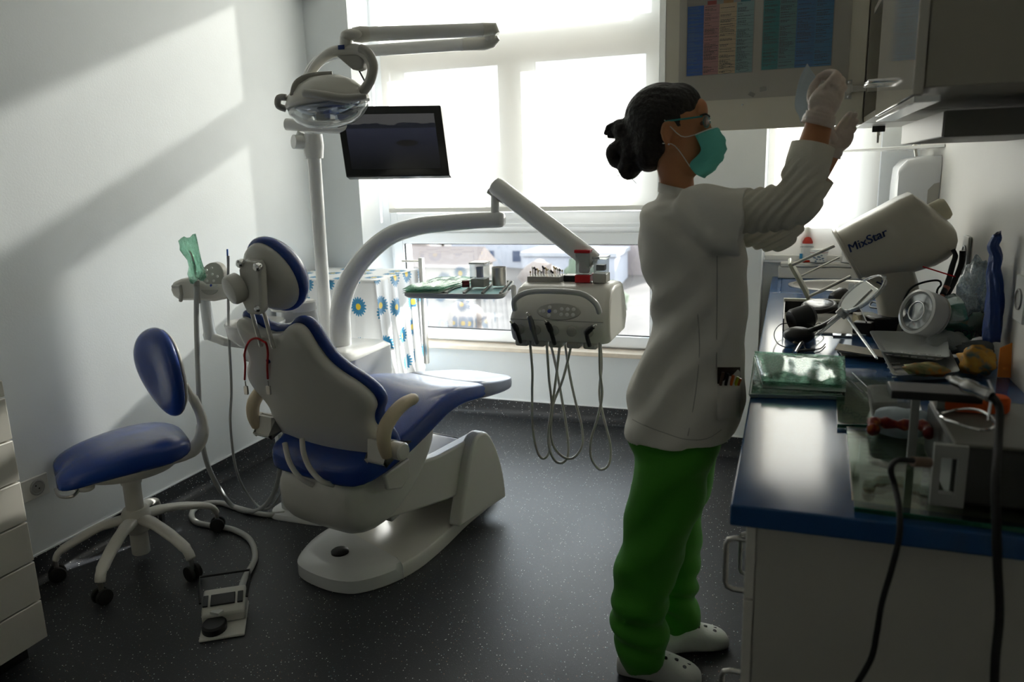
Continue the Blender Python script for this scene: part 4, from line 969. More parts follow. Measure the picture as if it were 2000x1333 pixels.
def ering(bk, ft, hw, yc=YW, e=.8, n=40, tilt=0.0):
    c = (bk+ft)/2; a = (ft-bk)/2; out = []
    for k in range(n):
        th = 2*PI*k/n; x, y = math.cos(th), math.sin(th)
        x = math.copysign(abs(x)**e, x); y = math.copysign(abs(y)**e, y)
        out.append(Vec((c.x, yc, c.z)) + a*x + Vec((0, hw*y, tilt*y)))
    return out
def limb(mb, pts, rad, n=20, k=5, flat=1.0):
    s_ = spline([Vec(p) for p in pts], k); r_ = spl1(rad, k)
    fr = frames(s_); rr = []
    for (p, t, u, w_), q in zip(fr, r_):
        rr.append([p + u*math.cos(2*PI*i/n)*q*flat + w_*math.sin(2*PI*i/n)*q for i in range(n)])
    for s0, f in ((0, -1), (-1, 1)): pass
    mb.rings(rr); mb.ell(s_[0], (r_[0]*.98,)*3, 16, 8); mb.ell(s_[-1], (r_[-1]*.98,)*3, 16, 8)
    return mb

# --- body: one continuous skin surface
b = MB()
H0 = Vec((-.305, YW, 1.59))
b.ell(H0+Vec((-.010, 0, .012)), (.094, .073, .094), 28, 18)
b.ell(H0+Vec((.042, 0, -.045)), (.055, .056, .080), 24, 16)
b.ell(H0+Vec((.045, 0, -.105)), (.040, .044, .030), 20, 12)
b.ell(H0+Vec((.020, 0, -.08)), (.06, .055, .045), 20, 12)
b.ell(H0+Vec((.070, 0, .030)), (.022, .045, .035), 20, 12)      # brow
b.rings([[H0+Vec(q) for q in r_] for r_ in ([(.085, -.008, .012), (.096, 0, .008), (.085, .008, .012)], [(.09, -.016, -.03), (.118, 0, -.032), (.09, .016, -.03)], [(.085, -.014, -.042), (.106, 0, -.045), (.085, .014, -.042)])])
for sy in (-1, 1):
    b.ell(H0+Vec((.070, .033*sy, .002)), (.014, .014, .010), 12, 8)
    # ear: rim and lobe
    b.tube(spline([H0+Vec((q[0]+.008, q[1], q[2]+.006)) for q in ((.000, .070*sy, -.038), (.006, .075*sy, -.018), (-.002, .080*sy, -.003), (-.017, .082*sy, -.009), (-.020, .080*sy, -.032), (-.010, .077*sy, -.054), (-.001, .071*sy, -.054))], 4), .0058, 10)
    b.ell(H0+Vec((.000, .072*sy, -.022)), (.014, .005, .021), 12, 8)
limb(b, [H0+Vec((-.005, 0, -.05)), H0+Vec((.012, 0, -.13)), H0+Vec((.018, 0, -.22))], [.050, .046, .048])
b.ell((-.30, YW, 1.33), (.06, .13, .08), 24, 14); b.ell((-.225, YW, 1.13), (.070, .115, .25), 24, 14); b.ell((-.275, YW, .86), (.085, .13, .16), 24, 14)
SN, EN, WN = pY(1372, 418, 1.985), pY(1556, 398, 1.95), pY(1600, 240, 1.98)
SF, EF, WF = pY(1372, 418, 2.26), pY(1522, 455, 2.27), pY(1622, 300, 2.24)
limb(b, [SN, SN*.5+EN*.5, EN], [.046, .042, .036]); limb(b, [EN, EN*.6+WN*.4, WN], [.037, .039, .030])
limb(b, [SF, SF*.5+EF*.5, EF], [.046, .042, .036]); limb(b, [EF, EF*.6+WF*.4, WF], [.037, .036, .026])
b.ell(WN+(WN-EN)*.12, (.014, .014, .018), 16, 10); b.ell(WF+(WF-EF)*.08, (.012, .012, .016), 16, 10)
HN, HF = Vec((-.275, 2.03, .86)), Vec((-.265, 2.20, .86))
AN, AF = Vec((-.375, 2.015, .09)), Vec((-.30, 2.225, .09))
for h_, a_ in ((HN, AN), (HF, AF)):
    limb(b, [h_, h_*.5+a_*.5, a_], [.070, .046, .030])
    b.ell(a_+Vec((.035, 0, -.052)), (.070, .028, .018), 20, 10)
body = b.out('body', M_skin, wm, remesh=.0055, smooth=4)

# --- eyes just above the mask, brows
for sy in (-1, 1):
    MB().ell(H0+Vec((.0775, .031*sy, .000)), (.009, .012, .006), 14, 8).out('eye', mat('eye_dark', (.10, .07, .05), .2), wm)
    MB().tube(spline([H0+Vec((.078, .046*sy, .018)), H0+Vec((.090, .032*sy, .022)), H0+Vec((.094, .014*sy, .018))], 4), .0026, 8).out('eyebrow', M_hair, wm)
MB().ell(H0+Vec((.004, -.079, -.051)), (.0028, .0028, .0028), 10, 6).out('earring', M_chrome, wm)

# --- hair
h = MB()
h.ell(H0+Vec((-.028, 0, .018)), (.099, .083, .092), 30, 20)
h.ell(H0+Vec((.012, 0, .048)), (.064, .074, .058), 26, 16)
h.ell(H0+Vec((-.050, 0, -.045)), (.062, .070, .058), 24, 14)
h.ell(H0+Vec((-.058, 0, -.075)), (.040, .052, .045), 24, 14)
h.ell(H0+Vec((-.045, 0, -.015)), (.055, .079, .042), 24, 14)
bun = pY(1222, 300, YW)
h.ell(pY(1240, 285, YW), (.045, .045, .050), 20, 12)
h.ell(pY(1218, 255, YW), (.032, .034, .030), 20, 12)
h.tube(spline([pY(1225, 290, YW-.02), pY(1203, 286, YW-.01), pY(1194, 302, YW), pY(1205, 318, YW+.01), pY(1225, 322, YW)], 5), .017, 12)
h.tube(spline([pY(1225, 310, YW-.02), pY(1216, 330, YW), pY(1228, 342, YW+.01), pY(1242, 332, YW+.01), pY(1240, 310, YW)], 5), .015, 12)
h.tube(spline([pY(1235, 240, YW), pY(1205, 245, YW), pY(1188, 252, YW), pY(1182, 266, YW)], 4), [.016]*5+[.012]*4+[.008]*3+[.004], 10)
def hdisp(p):
    d = p-H0; a = math.atan2(d.y, d.z+.05); return .0004*math.sin(a*46+d.x*60) + .0022*noise.noise(Vec((p.x*14, p.y*70, p.z*40)))
hair = h.out('hair', M_hair, wm, remesh=.0048, smooth=3, disp=hdisp)
rnd = random.Random(5)
for i in range(9):
    s0 = pY(1222+rnd.uniform(-16, 12), 325+rnd.uniform(-12, 10), YW+rnd.uniform(-.02, .02)); q = Vec((rnd.uniform(-.035, .015), 0, -rnd.uniform(.02, .05)))
    MB().tube(spline([s0, s0+q*.5+Vec((-.008, 0, 0)), s0+q], 4), .0007, 5).out('loose_strand', M_hair, hair)
for i in range(6):
    s0 = pY(1250+rnd.uniform(-14, 14), 228+rnd.uniform(-8, 8), YW); q = Vec((-rnd.uniform(.01, .035), 0, rnd.uniform(.0, .02)))
    MB().tube(spline([s0, s0+q*.5+Vec((0, 0, .006)), s0+q], 4), .0006, 5).out('loose_strand', M_hair, hair)
cl_ = MB().prism([pY(x, y, YW-.012) for x, y in ((1184, 258), (1198, 252), (1202, 258), (1198, 271), (1186, 270))], (0, .024, 0)).out('hair_clip', M_black, wm, bevel=.002)

# --- glasses
M_teal = mat('teal_frame', (.02, .25, .24), .3)
gl = MB().tube([H0+Vec((-.006, -.080, .006)), H0+Vec((.04, -.078, .010)), H0+Vec((.085, -.062, .015))], .0021, 8).out('glasses_frame', M_teal, wm)
MB().tube([H0+Vec((-.006, .080, .006)), H0+Vec((.04, .078, .010)), H0+Vec((.085, .062, .015))], .0021, 8).out('temple', M_teal, gl)
for sy in (-1, 1):
    ring = [H0+Vec((.098-.25*(abs(c*.023+.032)-.032)-.006, (.032+c*.024)*sy, .003+s_*.015)) for c, s_ in [(math.cos(2*PI*k/20), math.sin(2*PI*k/20)) for k in range(20)]]
    MB().tube(ring, .0008, 6, closed=True).out('lens_rim', M_teal, gl)
    MB().faces(ring, (tuple(range(20)),)).out('lens', M_glass, gl, solid=.001)
MB().tube([H0+Vec((.094, -.009, .006)), H0+Vec((.099, 0, .009)), H0+Vec((.094, .009, .006))], .0014, 6).out('bridge', M_metal, gl)

# --- mask
prC = [(1400, 249), (1411, 262), (1418, 280), (1417, 297), (1410, 314), (1396, 332), (1376, 348)]
prS = [(1358, 264), (1365, 278), (1370, 293), (1362, 305), (1350, 316), (1348, 326), (1358, 340)]
g = []
nv = 19
cC = spline([pY(x, y, YW) for x, y in prC], 3); cS = spline([pY(x, y, YW-.05) for x, y in prS], 3)
for j in range(nv):
    a = cC[j]; s_ = cS[j]; row = []
    dx = a.x - s_.x; dz = a.z - s_.z
    for i in range(-10, 11):
        t = i/10; w_ = .066*(1-.25*(j/(nv-1))) ; th = t*PI/2
        pleat = .0022*math.sin(j*1.75)*(1-abs(t)**3)
        row.append(Vec((s_.x+dx*math.cos(th)+pleat, YW+w_*math.sin(th), s_.z+dz*math.cos(th))))
    g.append(row)
mk_ = MB().sheet(g).out('face_mask', M_mask, wm, smooth_all=True, solid=.0016)
MB().tube([g[0][i]+Vec((.001, 0, 0)) for i in range(0, 21)], .0016, 8).out('mask_band', M_white, mk_)
for sy, i in ((-1, 0), (1, 20)):
    y_ = YW+.083*sy
    MB().tube(spline([g[0][i], pY(1330, 266, YW-.078) if sy < 0 else Vec((-.28, y_, 1.57)), H0+Vec((-.008, .080*sy, .010))], 4), .0012, 6).out('ear_loop', M_white, mk_)
    MB().tube(spline([g[15][i], H0+Vec((.018, .066*sy, -.055)), H0+Vec((-.012, .079*sy, -.048))], 4), .0012, 6).out('ear_loop', M_white, mk_)

# --- tunic
t_ = MB()
lv = [((1291, 372), (1366, 384), .062, 1.0), ((1282, 383), (1374, 396), .085, .95), ((1268, 395), (1392, 400), .135, .9), ((1257, 412), (1415, 412), .172, .85), ((1251, 440), (1436, 440), .182, .82), ((1251, 475), (1452, 475), .178, .82), ((1258, 520), (1460, 515), .170, .82),
      ((1270, 560), (1461, 558), .162, .8), ((1281, 592), (1460, 592), .158, .8), ((1277, 625), (1458, 630), .162, .8), ((1262, 660), (1455, 665), .170, .8), ((1247, 700), (1453, 705), .182, .8), ((1238, 740), (1456, 745), .192, .8), ((1232, 780), (1455, 785), .198, .8), ((1229, 812), (1445, 818), .200, .8), ((1229, 832), (1436, 838), .199, .8)]
rr = [ering(pY(*p, YW), pY(*q, YW), hw, e=e) for p, q, hw, e in lv]
t_.rings(rr)
def sleeve(S0, E0, s):
    d = (E0-S0).normalized(); out = []
    for q, rz_, ry in ((-.06, .075, .045), (.0, .083, .060), (.05, .086, .066), (.095, .086, .068), (.115, .085, .068)):
        c = S0 + d*q + Vec((0, 0, -.008)); u = Vec((0, 1, 0)); w_ = d.cross(u).normalized()
        out.append([c + u*math.cos(2*PI*k/28)*ry + w_*math.sin(2*PI*k/28)*rz_ for k in range(28)])
    return out
t_.rings(sleeve(pY(1366, 420, 1.985), pY(1452, 428, 1.955), 1)); t_.rings(sleeve(pY(1366, 425, 2.26), pY(1450, 445, 2.275), 1))
def tdisp(p):
    d = p-Vec((-.27, YW, 1.1)); v = 0
    up = max(0, min(1, (p.z-1.15)/.25)); lo = 1-up
    # long diagonal pulls from the lower back up to the front waist, finer pulls from the armpit
    v += lo*.0125*math.sin((p.z*1.0 - p.x*1.25)*42 + 2.0*noise.noise(p*5))*max(0, min(1, 1.3-(p.x+.36)*4))*math.exp(-((p.z-1.0)/.22)**2)
    v += up*.0115*math.sin((p.z*1.1 + p.x*.9)*55 + 2.5*noise.noise(p*6))*(.5+.5*noise.noise(p*4))
    v += .006*noise.noise(p*7) + .002*noise.noise(p*22)
    return v
tun = t_.out('tunic', M_tunic, wm, remesh=.007, smooth=3, disp=tdisp)
# collar, hem band, seam, pocket with pens
cr = []
for z0, gx in ((0, .0), (.010, .001), (.030, .002), (.031, .006), (.006, .008)):
    cc = (pY(1291, 372, YW)+pY(1366, 386, YW))/2; out = []
    for k in range(32):
        th = 2*PI*k/32; out.append(Vec((cc.x+.003+(.054+gx)*math.cos(th), YW+(.064+gx)*math.sin(th), cc.z-.012+z0-.014*math.cos(th))))
    cr.append(out)
MB().rings(cr, cap=False).out('collar', M_tunic, tun, smooth_all=True)
rb = rr[-1]; ra = rr[-2]
def grow(r_, s): c = sum(r_, Vec())/len(r_); return [c+(p-c)*s for p in r_]
hem = [grow([ra[k]*.35+rb[k]*.65 for k in range(40)], 1.015), grow(rb, 1.022), grow(rb, 1.012)]
def sidept(x, y, off=0.004):
    off += .004  # a point on the near flank of the tunic seen at photo position x, y
    q = _ray(x, y); best = None
    for k in range(200):
        Yt = 1.86+k*.0015; p = CAM+q*(Yt/q.y)
        for i in range(len(lv)-1):
            zi = (rr[i][0].z+rr[i][20].z)/2; zj = (rr[i+1][0].z+rr[i+1][20].z)/2
            if zj <= p.z <= zi:
                f = (zi-p.z)/(zi-zj); bx = rr[i][20].x*(1-f)+rr[i+1][20].x*f; fx = rr[i][0].x*(1-f)+rr[i+1][0].x*f; hw = lv[i][2]*(1-f)+lv[i+1][2]*f; e = lv[i][3]
                u = abs((p.x-(bx+fx)/2)/((fx-bx)/2)); v = abs((p.y-YW)/hw)
                if u < 1 and u**(2/e)+v**(2/e) < 1.0: return p+Vec((0, -off, 0))
    return pY(x, y, 1.95)
seam = [sidept(x, y, .0028) for x, y in ((1362, 600), (1366, 650), (1366, 700), (1360, 760), (1352, 810), (1344, 850))]
MB().tube(spline(seam, 4), .0012, 6).out('side_seam', mat('tunic_seam', (.40, .38, .34), .9), tun)
hl = [sidept(x, y, .003) for x, y in ((1236, 818), (1260, 830), (1300, 845), (1340, 857), (1380, 856), (1410, 838))]
MB().tube(spline(hl, 4), .0011, 6).out('hem_stitch', MATS['tunic_seam'], tun)
MB().tube(spline([sidept(x, y, .003) for x, y in ((1401, 500), (1401, 580), (1400, 660), (1400, 720))], 4), .0014, 6).out('front_seam', MATS['tunic_seam'], tun)
pk = [[sidept(x, y, .008) for x in (1401, 1412, 1424, 1436, 1446)] for y in (748, 770, 795, 818)]
MB().sheet(pk).out('pocket', M_tunic, tun, smooth_all=True, solid=.003)
MB().sheet([[sidept(x, y, .0055) for x in (1402, 1415, 1430, 1446)] for y in (716, 732, 750)]).out('pocket_opening', mat('pocket_dark', (.035, .02, .012), .9), tun, smooth_all=True, solid=.001)
for i, (x, c) in enumerate(((1408, (.10, .06, .04)), (1418, (.01, .01, .01)), (1428, (.60, .12, .01)), (1437, (.55, .60, .03)), (1442, (.6, .15, .02)))):
    p = sidept(x, 750, .011); MB().tube([p, p+Vec((.006, 0, .035-.004*i))], .004, 8).out('pen', mat('pen_%d' % i, c, .4), tun)

# --- under sleeves
for nm_, S0, E0, W0, cut, ra_ in (('n', SN, EN, WN, .47, 1.0), ('f', SF, EF, WF, .55, .98)):
    k_ = MB(); end = E0*(1-cut)+W0*cut
    d1 = (E0-S0)
    limb(k_, [S0+d1*.30, S0+d1*.6+Vec((0, 0, -.006)), S0+d1*.92+Vec((0, 0, -.002)), E0+Vec((.008, 0, .018)), E0*(1-cut*.55)+W0*cut*.55, end], [.055*ra_, .054*ra_, .054*ra_, .052*ra_, .050*ra_, .050*ra_])
    def sdisp(p, S0=S0, E0=E0, W0=W0):
        a = (p-E0).dot((E0-S0).normalized()); c = (p-E0).dot((W0-E0).normalized())
        return .0056*math.sin((a-c*.8)*300 + 1.6*noise.noise(p*9))*math.exp(-((p-E0).length/.13)**2) + .002*noise.noise(p*18)
    sl_ = k_.out('undersleeve', M_knit, wm, remesh=.0055, smooth=2, disp=sdisp)
    dd = (W0-E0).normalized(); cf = []
    u0 = dd.orthogonal().normalized(); v0 = dd.cross(u0)
    for q, r_ in ((-.012, .050), (.012, .051), (.048, .0495), (.050, .044), (.03, .043)):
        cf.append([end+dd*q+(u0*math.cos(2*PI*k/28)+v0*math.sin(2*PI*k/28))*r_ for k in range(28)])
    MB().rings(cf, cap=False).out('cuff', M_knit, sl_, smooth_all=True)

# --- gloves
def glove(parts_, ell_, cuff):
    m_ = MB()
    for c, r_, rot in ell_: m_.ell(c, r_, 18, 12, rot)
    for pts, rad in parts_: limb(m_, pts, rad, 12, 4)
    gv = m_.out('glove', M_glove, wm, remesh=.0028, smooth=1, disp=lambda p: .0007*noise.noise(p*70))
    c0_, c1_, r0_, r1_ = cuff; d = (c1_-c0_).normalized(); u0 = d.orthogonal().normalized(); v0 = d.cross(u0)
    MB().rings([[c0_*(1-t)+c1_*t + (u0*math.cos(2*PI*k/24)+v0*math.sin(2*PI*k/24))*(r0_*(1-t)+r1_*t+.0012*math.sin(t*22)) for k in range(24)] for t in (0, .2, .4, .6, .8, 1)], cap=False).out('glove_cuff', M_glove, gv, smooth_all=True, solid=.0012)
    return gv
YN = 1.975
rotN = Matrix.Rotation(R(24), 3, 'Y')
N = lambda x, y, dy=0: pY(x, y, YN+dy)
glove([([N(1640, 182, .0), N(1649, 172, .018), N(1640, 166, .042), N(1625, 170, .052)], [.0080, .0080, .0076, .0072]),     # little
       ([N(1634, 172, -.002), N(1645, 160, .014), N(1636, 152, .040), N(1618, 158, .055)], [.0086, .0084, .0080, .0075]),
       ([N(1625, 164, -.004), N(1637, 151, .010), N(1626, 143, .036), N(1606, 152, .052)], [.0090, .0086, .0080, .0075]),
       ([N(1614, 168, -.004), N(1627, 153, -.002), N(1632, 144, .012), N(1616, 142, .030), N(1600, 150, .038)], [.0092, .0090, .0086, .0080, .0075]),
       ([N(1594, 212, .015), N(1586, 192, .030), N(1588, 172, .040), N(1596, 158, .044)], [.014, .0125, .0105, .009])],
      [(N(1611, 200, .006), (.036, .021, .042), rotN), (N(1621, 184, .006), (.032, .017, .026), rotN), (N(1603, 225, .004), (.030, .025, .030), rotN)],
      (N(1596, 245, .004), N(1604, 222, .004), .0375, .034))
YQ = 2.24
Q = lambda x, y, dy=0: pY(x, y, YQ+dy)
rotQ = Matrix.Rotation(R(33), 3, 'Y')
glove([([Q(1638, 252, -.01), Q(1648, 236, -.012), Q(1660, 222, -.016)], [.0082, .0080, .0072]),
       ([Q(1646, 256, -.004), Q(1659, 238, -.006), Q(1670, 224, -.012)], [.0084, .0082, .0074]),
       ([Q(1650, 262, .004), Q(1662, 248, .004), Q(1673, 237, -.004)], [.0082, .0080, .0072]),
       ([Q(1650, 272, .012), Q(1660, 262, .014), Q(1669, 252, .008)], [.0076, .0074, .0066]),
       ([Q(1628, 272, -.02), Q(1622, 252, -.034), Q(1626, 236, -.040)], [.0105, .0095, .0080])],
      [(Q(1640, 270, 0), (.033, .017, .038), rotQ), (Q(1628, 290, 0), (.025, .020, .030), rotQ)],
      (Q(1619, 305, 0), Q(1628, 284, 0), .030, .027))

# --- trousers
p_ = MB()
def leg_rings(rows, yc, hw):
    return [ering(pY(a, y1, yc), pY(c, y2, yc), w_, yc, e=.9, n=32) for (a, y1, c, y2), w_ in zip(rows, hw)]
near = [(1230, 810, 1420, 815), (1229, 850, 1408, 855), (1238, 885, 1398, 890), (1237, 930, 1386, 935), (1228, 985, 1372, 990), (1217, 1040, 1352, 1045), (1205, 1090, 1334, 1095), (1197, 1140, 1312, 1145), (1196, 1190, 1303, 1190), (1201, 1240, 1305, 1235), (1212, 1280, 1306, 1268), (1224, 1305, 1302, 1288)]
nh = [.095, .098, .100, .098, .094, .090, .086, .082, .080, .080, .080, .078]
ny = [2.035, 2.03, 2.025, 2.02, 2.02, 2.018, 2.016, 2.014, 2.012, 2.01, 2.01, 2.01]
far = [(1270, 810, 1425, 815), (1270, 850, 1412, 855), (1275, 885, 1404, 890), (1285, 930, 1392, 935), (1290, 985, 1376, 990), (1292, 1040, 1371, 1040), (1290, 1090, 1368, 1090), (1288, 1140, 1362, 1140), (1290, 1175, 1361, 1170), (1296, 1205, 1366, 1200), (1300, 1235, 1369, 1225)]
fy = [2.205, 2.21, 2.215, 2.215, 2.215, 2.218, 2.22, 2.22, 2.222, 2.225, 2.225]
p_.rings([ering(pY(a, y1, y_), pY(c, y2, y_), w_, y_, e=.9, n=32) for (a, y1, c, y2), w_, y_ in zip(near, nh, ny)])
p_.rings([ering(pY(a, y1, y_), pY(c, y2, y_), w_, y_, e=.9, n=32) for (a, y1, c, y2), w_, y_ in zip(far, [.095, .098, .095, .09, .085, .08, .075, .072, .072, .072, .074], fy)])
def pdisp(p):
    v = .006*noise.noise(p*9)+.003*noise.noise(p*20)
    k = math.exp(-((p.z-.18)/.14)**2)
    v += k*.0070*math.sin(p.z*70+p.x*30+3.5*noise.noise(p*6)) + (1-k)*.0060*math.sin((p.z-p.x*.8)*38+3*noise.noise(p*4))
    return v
p_.out('trousers', M_pants, wm, remesh=.007, smooth=2, disp=pdisp)

# --- clogs
M_clog = mat('white_clog_foam', (.66, .66, .61), .45, bump=.1, bscale=80)
def clog(heel, toe, lift=0.0):
    d = (toe-heel); d.z = 0; ln = d.length; d.normalize(); s_ = Vec((-d.y, d.x, 0)); m_ = MB(); rr = []
    base = Vec((heel.x, heel.y, 0))
    st_ = [(0, .024, .055), (.03, .034, .062), (.10, .038, .058), (.25, .040, .058), (.40, .042, .085), (.55, .048, .082), (.70, .052, .068), (.85, .048, .056), (.95, .036, .046), (1.0, .018, .032)]
    for t, hw, hh in st_:
        ring = []
        for k in range(26):
            th = 2*PI*k/26; c, q = math.cos(th), math.sin(th)
            ring.append(base+d*ln*t+s_*hw*math.copysign(abs(c)**.7, c)+Vec((0, 0, max(.001, hh*.5+hh*.5*math.copysign(abs(q)**.75, q)))))
        rr.append(ring)
    m_.rings(rr); o = m_.out('clog', M_clog, wm, smooth_all=True, sub=1)
    def top(t, u):
        for (t0, h0, z0), (t1, h1, z1) in zip(st_, st_[1:]):
            if t0 <= t <= t1:
                f = (t-t0)/(t1-t0); hw = h0*(1-f)+h1*f; hh = z0*(1-f)+z1*f; c = u
                q = (1-abs(c)**(1/.7))**.75 if abs(c) < 1 else 0
                return base+d*ln*t+s_*hw*c+Vec((0, 0, hh*.5+hh*.5*q)), (s_*c*1.2+Vec((0, 0, 1))+d*max(0, t-.6)).normalized()
    for t, u in ((.50, -.62), (.58, -.2), (.60, .35), (.66, -.75), (.68, -.35), (.70, .1), (.74, .55), (.78, -.65), (.80, -.2), (.84, .3), (.88, -.5), (.56, .7)):
        pt, nr = top(t, u); MB().lathe([(.0060, -.004), (.0060, .0030), (0, .0030)], pt, nr, 12).out('vent_hole', M_black, o)
    return o
clog(pZ(1206, 1293, .03), pZ(1371, 1326, .025)); clog(pZ(1275, 1262, .02), pZ(1422, 1243, .03))

# --- cloth held in the gloves
M_tissue = mat('pale_blue_tissue', (.62, .70, .74), .8, bump=.1, bscale=120)
oc = [(1577, 124), (1563, 150), (1554, 185), (1553, 210), (1560, 226), (1564, 240)]
ic = [(1600, 158), (1603, 170), (1604, 185), (1600, 205), (1592, 222), (1584, 238)]
A_ = spline([pY(x, y, YN+.045) for x, y in oc], 4); B_ = spline([pY(x, y, YN+.050) for x, y in ic], 4)
g = [[A_[i]*(1-t)+B_[i]*t + Vec((0, .014*math.sin(t*3+i*.2), 0)) for t in [k/8 for k in range(9)]] for i in range(len(A_))]
o = MB().sheet(g).out('tissue', M_tissue, None, smooth_all=True, solid=.0012)
tag(o, 'pale blue tissue pinched in the gloved hand of the woman', 'tissue')

# ================================================================== RIGHT SIDE: BASE CABINETS AND WORKTOP
XF, ZW = -.075, .90            # front edge of the worktop, its top
Y0C = 1.30
wt = MB()
# worktop with the cut-out for the round sink
SX, SY, SR = .235, 3.98, .205
x0, x1, y0, y1 = XF, XR-.002, Y0C, YB-.002
n = 48; circ = [(SX+SR*math.cos(2*PI*k/n), SY+SR*.85*math.sin(2*PI*k/n)) for k in range(n)]
def sq(k):
    a = 2*PI*k/n; c, s_ = math.cos(a), math.sin(a); m_ = max(abs(c), abs(s_)); return (SX+.26*c/m_, SY+.26*s_/m_)
def plate(z):
    return [Vec((x, y, z)) for x, y in circ], [Vec((*sq(k), z)) for k in range(n)]
c_t, s_t = plate(ZW); c_b, s_b = plate(ZW-.040)
wt.rings([s_b, s_t, c_t, c_b], closed=True)
for a in ((x0, y0, x1, SY-.26), (x0, SY-.26, SX-.26, y1), (SX+.26, SY-.26, x1, y1), (SX-.26, SY+.26, SX+.26, y1)):
    wt.box((a[0], a[1], ZW-.040), (a[2], a[3], ZW))
o = wt.out('worktop', M_worktop, None, bevel=.0035, seg=2); tag(o, 'long glossy blue laminate worktop along the right wall under the clutter', 'worktop')

M_side = mat('cabinet_side_laminate', (.50, .48, .42), .35)
cabs = [(1.33, 1.93), (1.935, 2.53), (2.535, 3.13), (3.135, 3.73), (3.735, 4.27)]
XB = XF+.045
ub = [('nearest base cabinet with cream side panel and steel drawer handles', 3), ('second base cabinet from the near end, beside the standing woman', 3), ('base cabinet behind the woman, third from the near end', 1), ('fourth base cabinet towards the window, behind the woman', 1), ('base cabinet under the round sink by the window wall', 1)]
def bar_handle(p0, p1, out, m, parent):
    p0, p1, out = Vec(p0), Vec(p1), Vec(out); d = (p1-p0).normalized()
    pts = [p0, p0+out*.6, p0+out*.9+d*.004, p0+out+d*.014, p1+out-d*.014, p1+out*.9-d*.004, p1+out*.6, p1]
    return MB().tube(pts, .0052, 10).out('handle', m, parent)
for i, ((ya, yb), (lab, nd)) in enumerate(zip(cabs, ub)):
    t = thing('base_cabinet', ((XB+XR)/2, ya, 0), lab, 'cabinet', 'white base cabinets under the blue worktop')
    MB().box((XB+.001, ya+.001, .10), (XR-.003, yb-.001, ZW-.041)).out('carcass', M_side, t, bevel=.0015)
    MB().box((XB+.06, ya+.01, 0), (XR-.003, yb-.01, .10)).out('plinth', M_black, t)
    zs = [(.105, .855)] if nd == 1 else [(.105, .475), (.480, .700), (.705, .855)]
    for za, zb in zs:
        d = MB().box((XB-.018, ya+.003, za), (XB-.0005, yb-.003, zb)).out('door' if nd == 1 else 'drawer', M_lam, t, bevel=.0015)
        if nd == 1:
            bar_handle((XB-.018, ya+.05, zb-.18), (XB-.018, ya+.05, zb-.05), (-.035, 0, 0), M_metal, d)
        else:
            pass
    if nd == 3:
        hy = ya+.045
        for za, zb in ((.695, .800), (.40, .52)):
            bar_handle((XB-.018, hy, za), (XB-.018, hy, zb), (-.036, 0, 0), M_metal, t)

# ---- round sink
sk = thing('sink', (SX, SY, ZW), 'round stainless steel sink set in the worktop near the window', 'sink')
pf = [(SR+.022, .001), (SR+.022, .004), (SR+.002, .006), (SR-.008, -.002), (SR-.016, -.05), (SR-.035, -.13), (SR-.08, -.155), (.03, -.16), (0, -.16)]
MB().rings([[Vec((SX+r_*math.cos(2*PI*k/48), SY+r_*.85*math.sin(2*PI*k/48), ZW+h_)) for k in range(48)] for r_, h_ in pf]).out('basin', M_metal, sk, solid=.0015)
MB().lathe([(.028, 0), (.028, .003), (0, .003)], (SX, SY, ZW-.158), (0, 0, 1)).out('drain', M_chrome, sk)

# ---- low splash ledge with cloth, bottle and jars
lg = struct('trim_ledge', MB().box((XF+.03, 4.205, ZW+.001), (XR-.002, YB-.001, ZW+.06)), M_lam, bevel=.003)
o = MB().rings([[Vec((x, 4.20+.0+dy+.004*math.sin(x*60), z)) for dy, z in ((0, ZW+.0625), (0, ZW+.082), (.075, ZW+.084), (.075, ZW+.0625))] for x in [XF+.04+k*.02 for k in range(22)]]).out('folded_towel', mat('towel', (.66, .64, .58), .95, bump=.3, bscale=300), None, bevel=.003)
tag(o, 'folded cream towel on the ledge behind the sink', 'towel')
ZL = ZW+.085
q = pY(1574, 520, 4.24)
bt = thing('bottle', (q.x, 4.24, ZL), 'red mouthwash bottle with white cap and label on the ledge behind the sink', 'bottle')
MB().lathe([(.030, 0), (.036, .004), (.036, .105), (.030, .125), (.018, .138), (.017, .148)], (q.x, 4.24, ZL), n=28).out('liquid_body', mat('red_liquid', (.60, .03, .01), .12, trans=.3), bt)
MB().lathe([(.0365, .012), (.0367, .013), (.0367, .095), (.0365, .096)], (q.x, 4.24, ZL), n=28, cap=False).out('label', M_white, bt)
MB().lathe([(.023, .146), (.023, .180), (.020, .184), (0, .184)], (q.x, 4.24, ZL), n=28).out('cap', M_white, bt)
text_obj('label_text', 'parodontax', mat('label_ink', (.08, .10, .12), .5), .014, (q.x, 4.24-.0375, ZL+.082), (1, 0, 0), (0, 0, 1), bt)
MB().box((q.x-.034, 4.24-.0385, ZL+.02), (q.x-.020, 4.24-.030, ZL+.045)).out('label_mark', mat('label_blue', (.05, .30, .55), .5), bt)
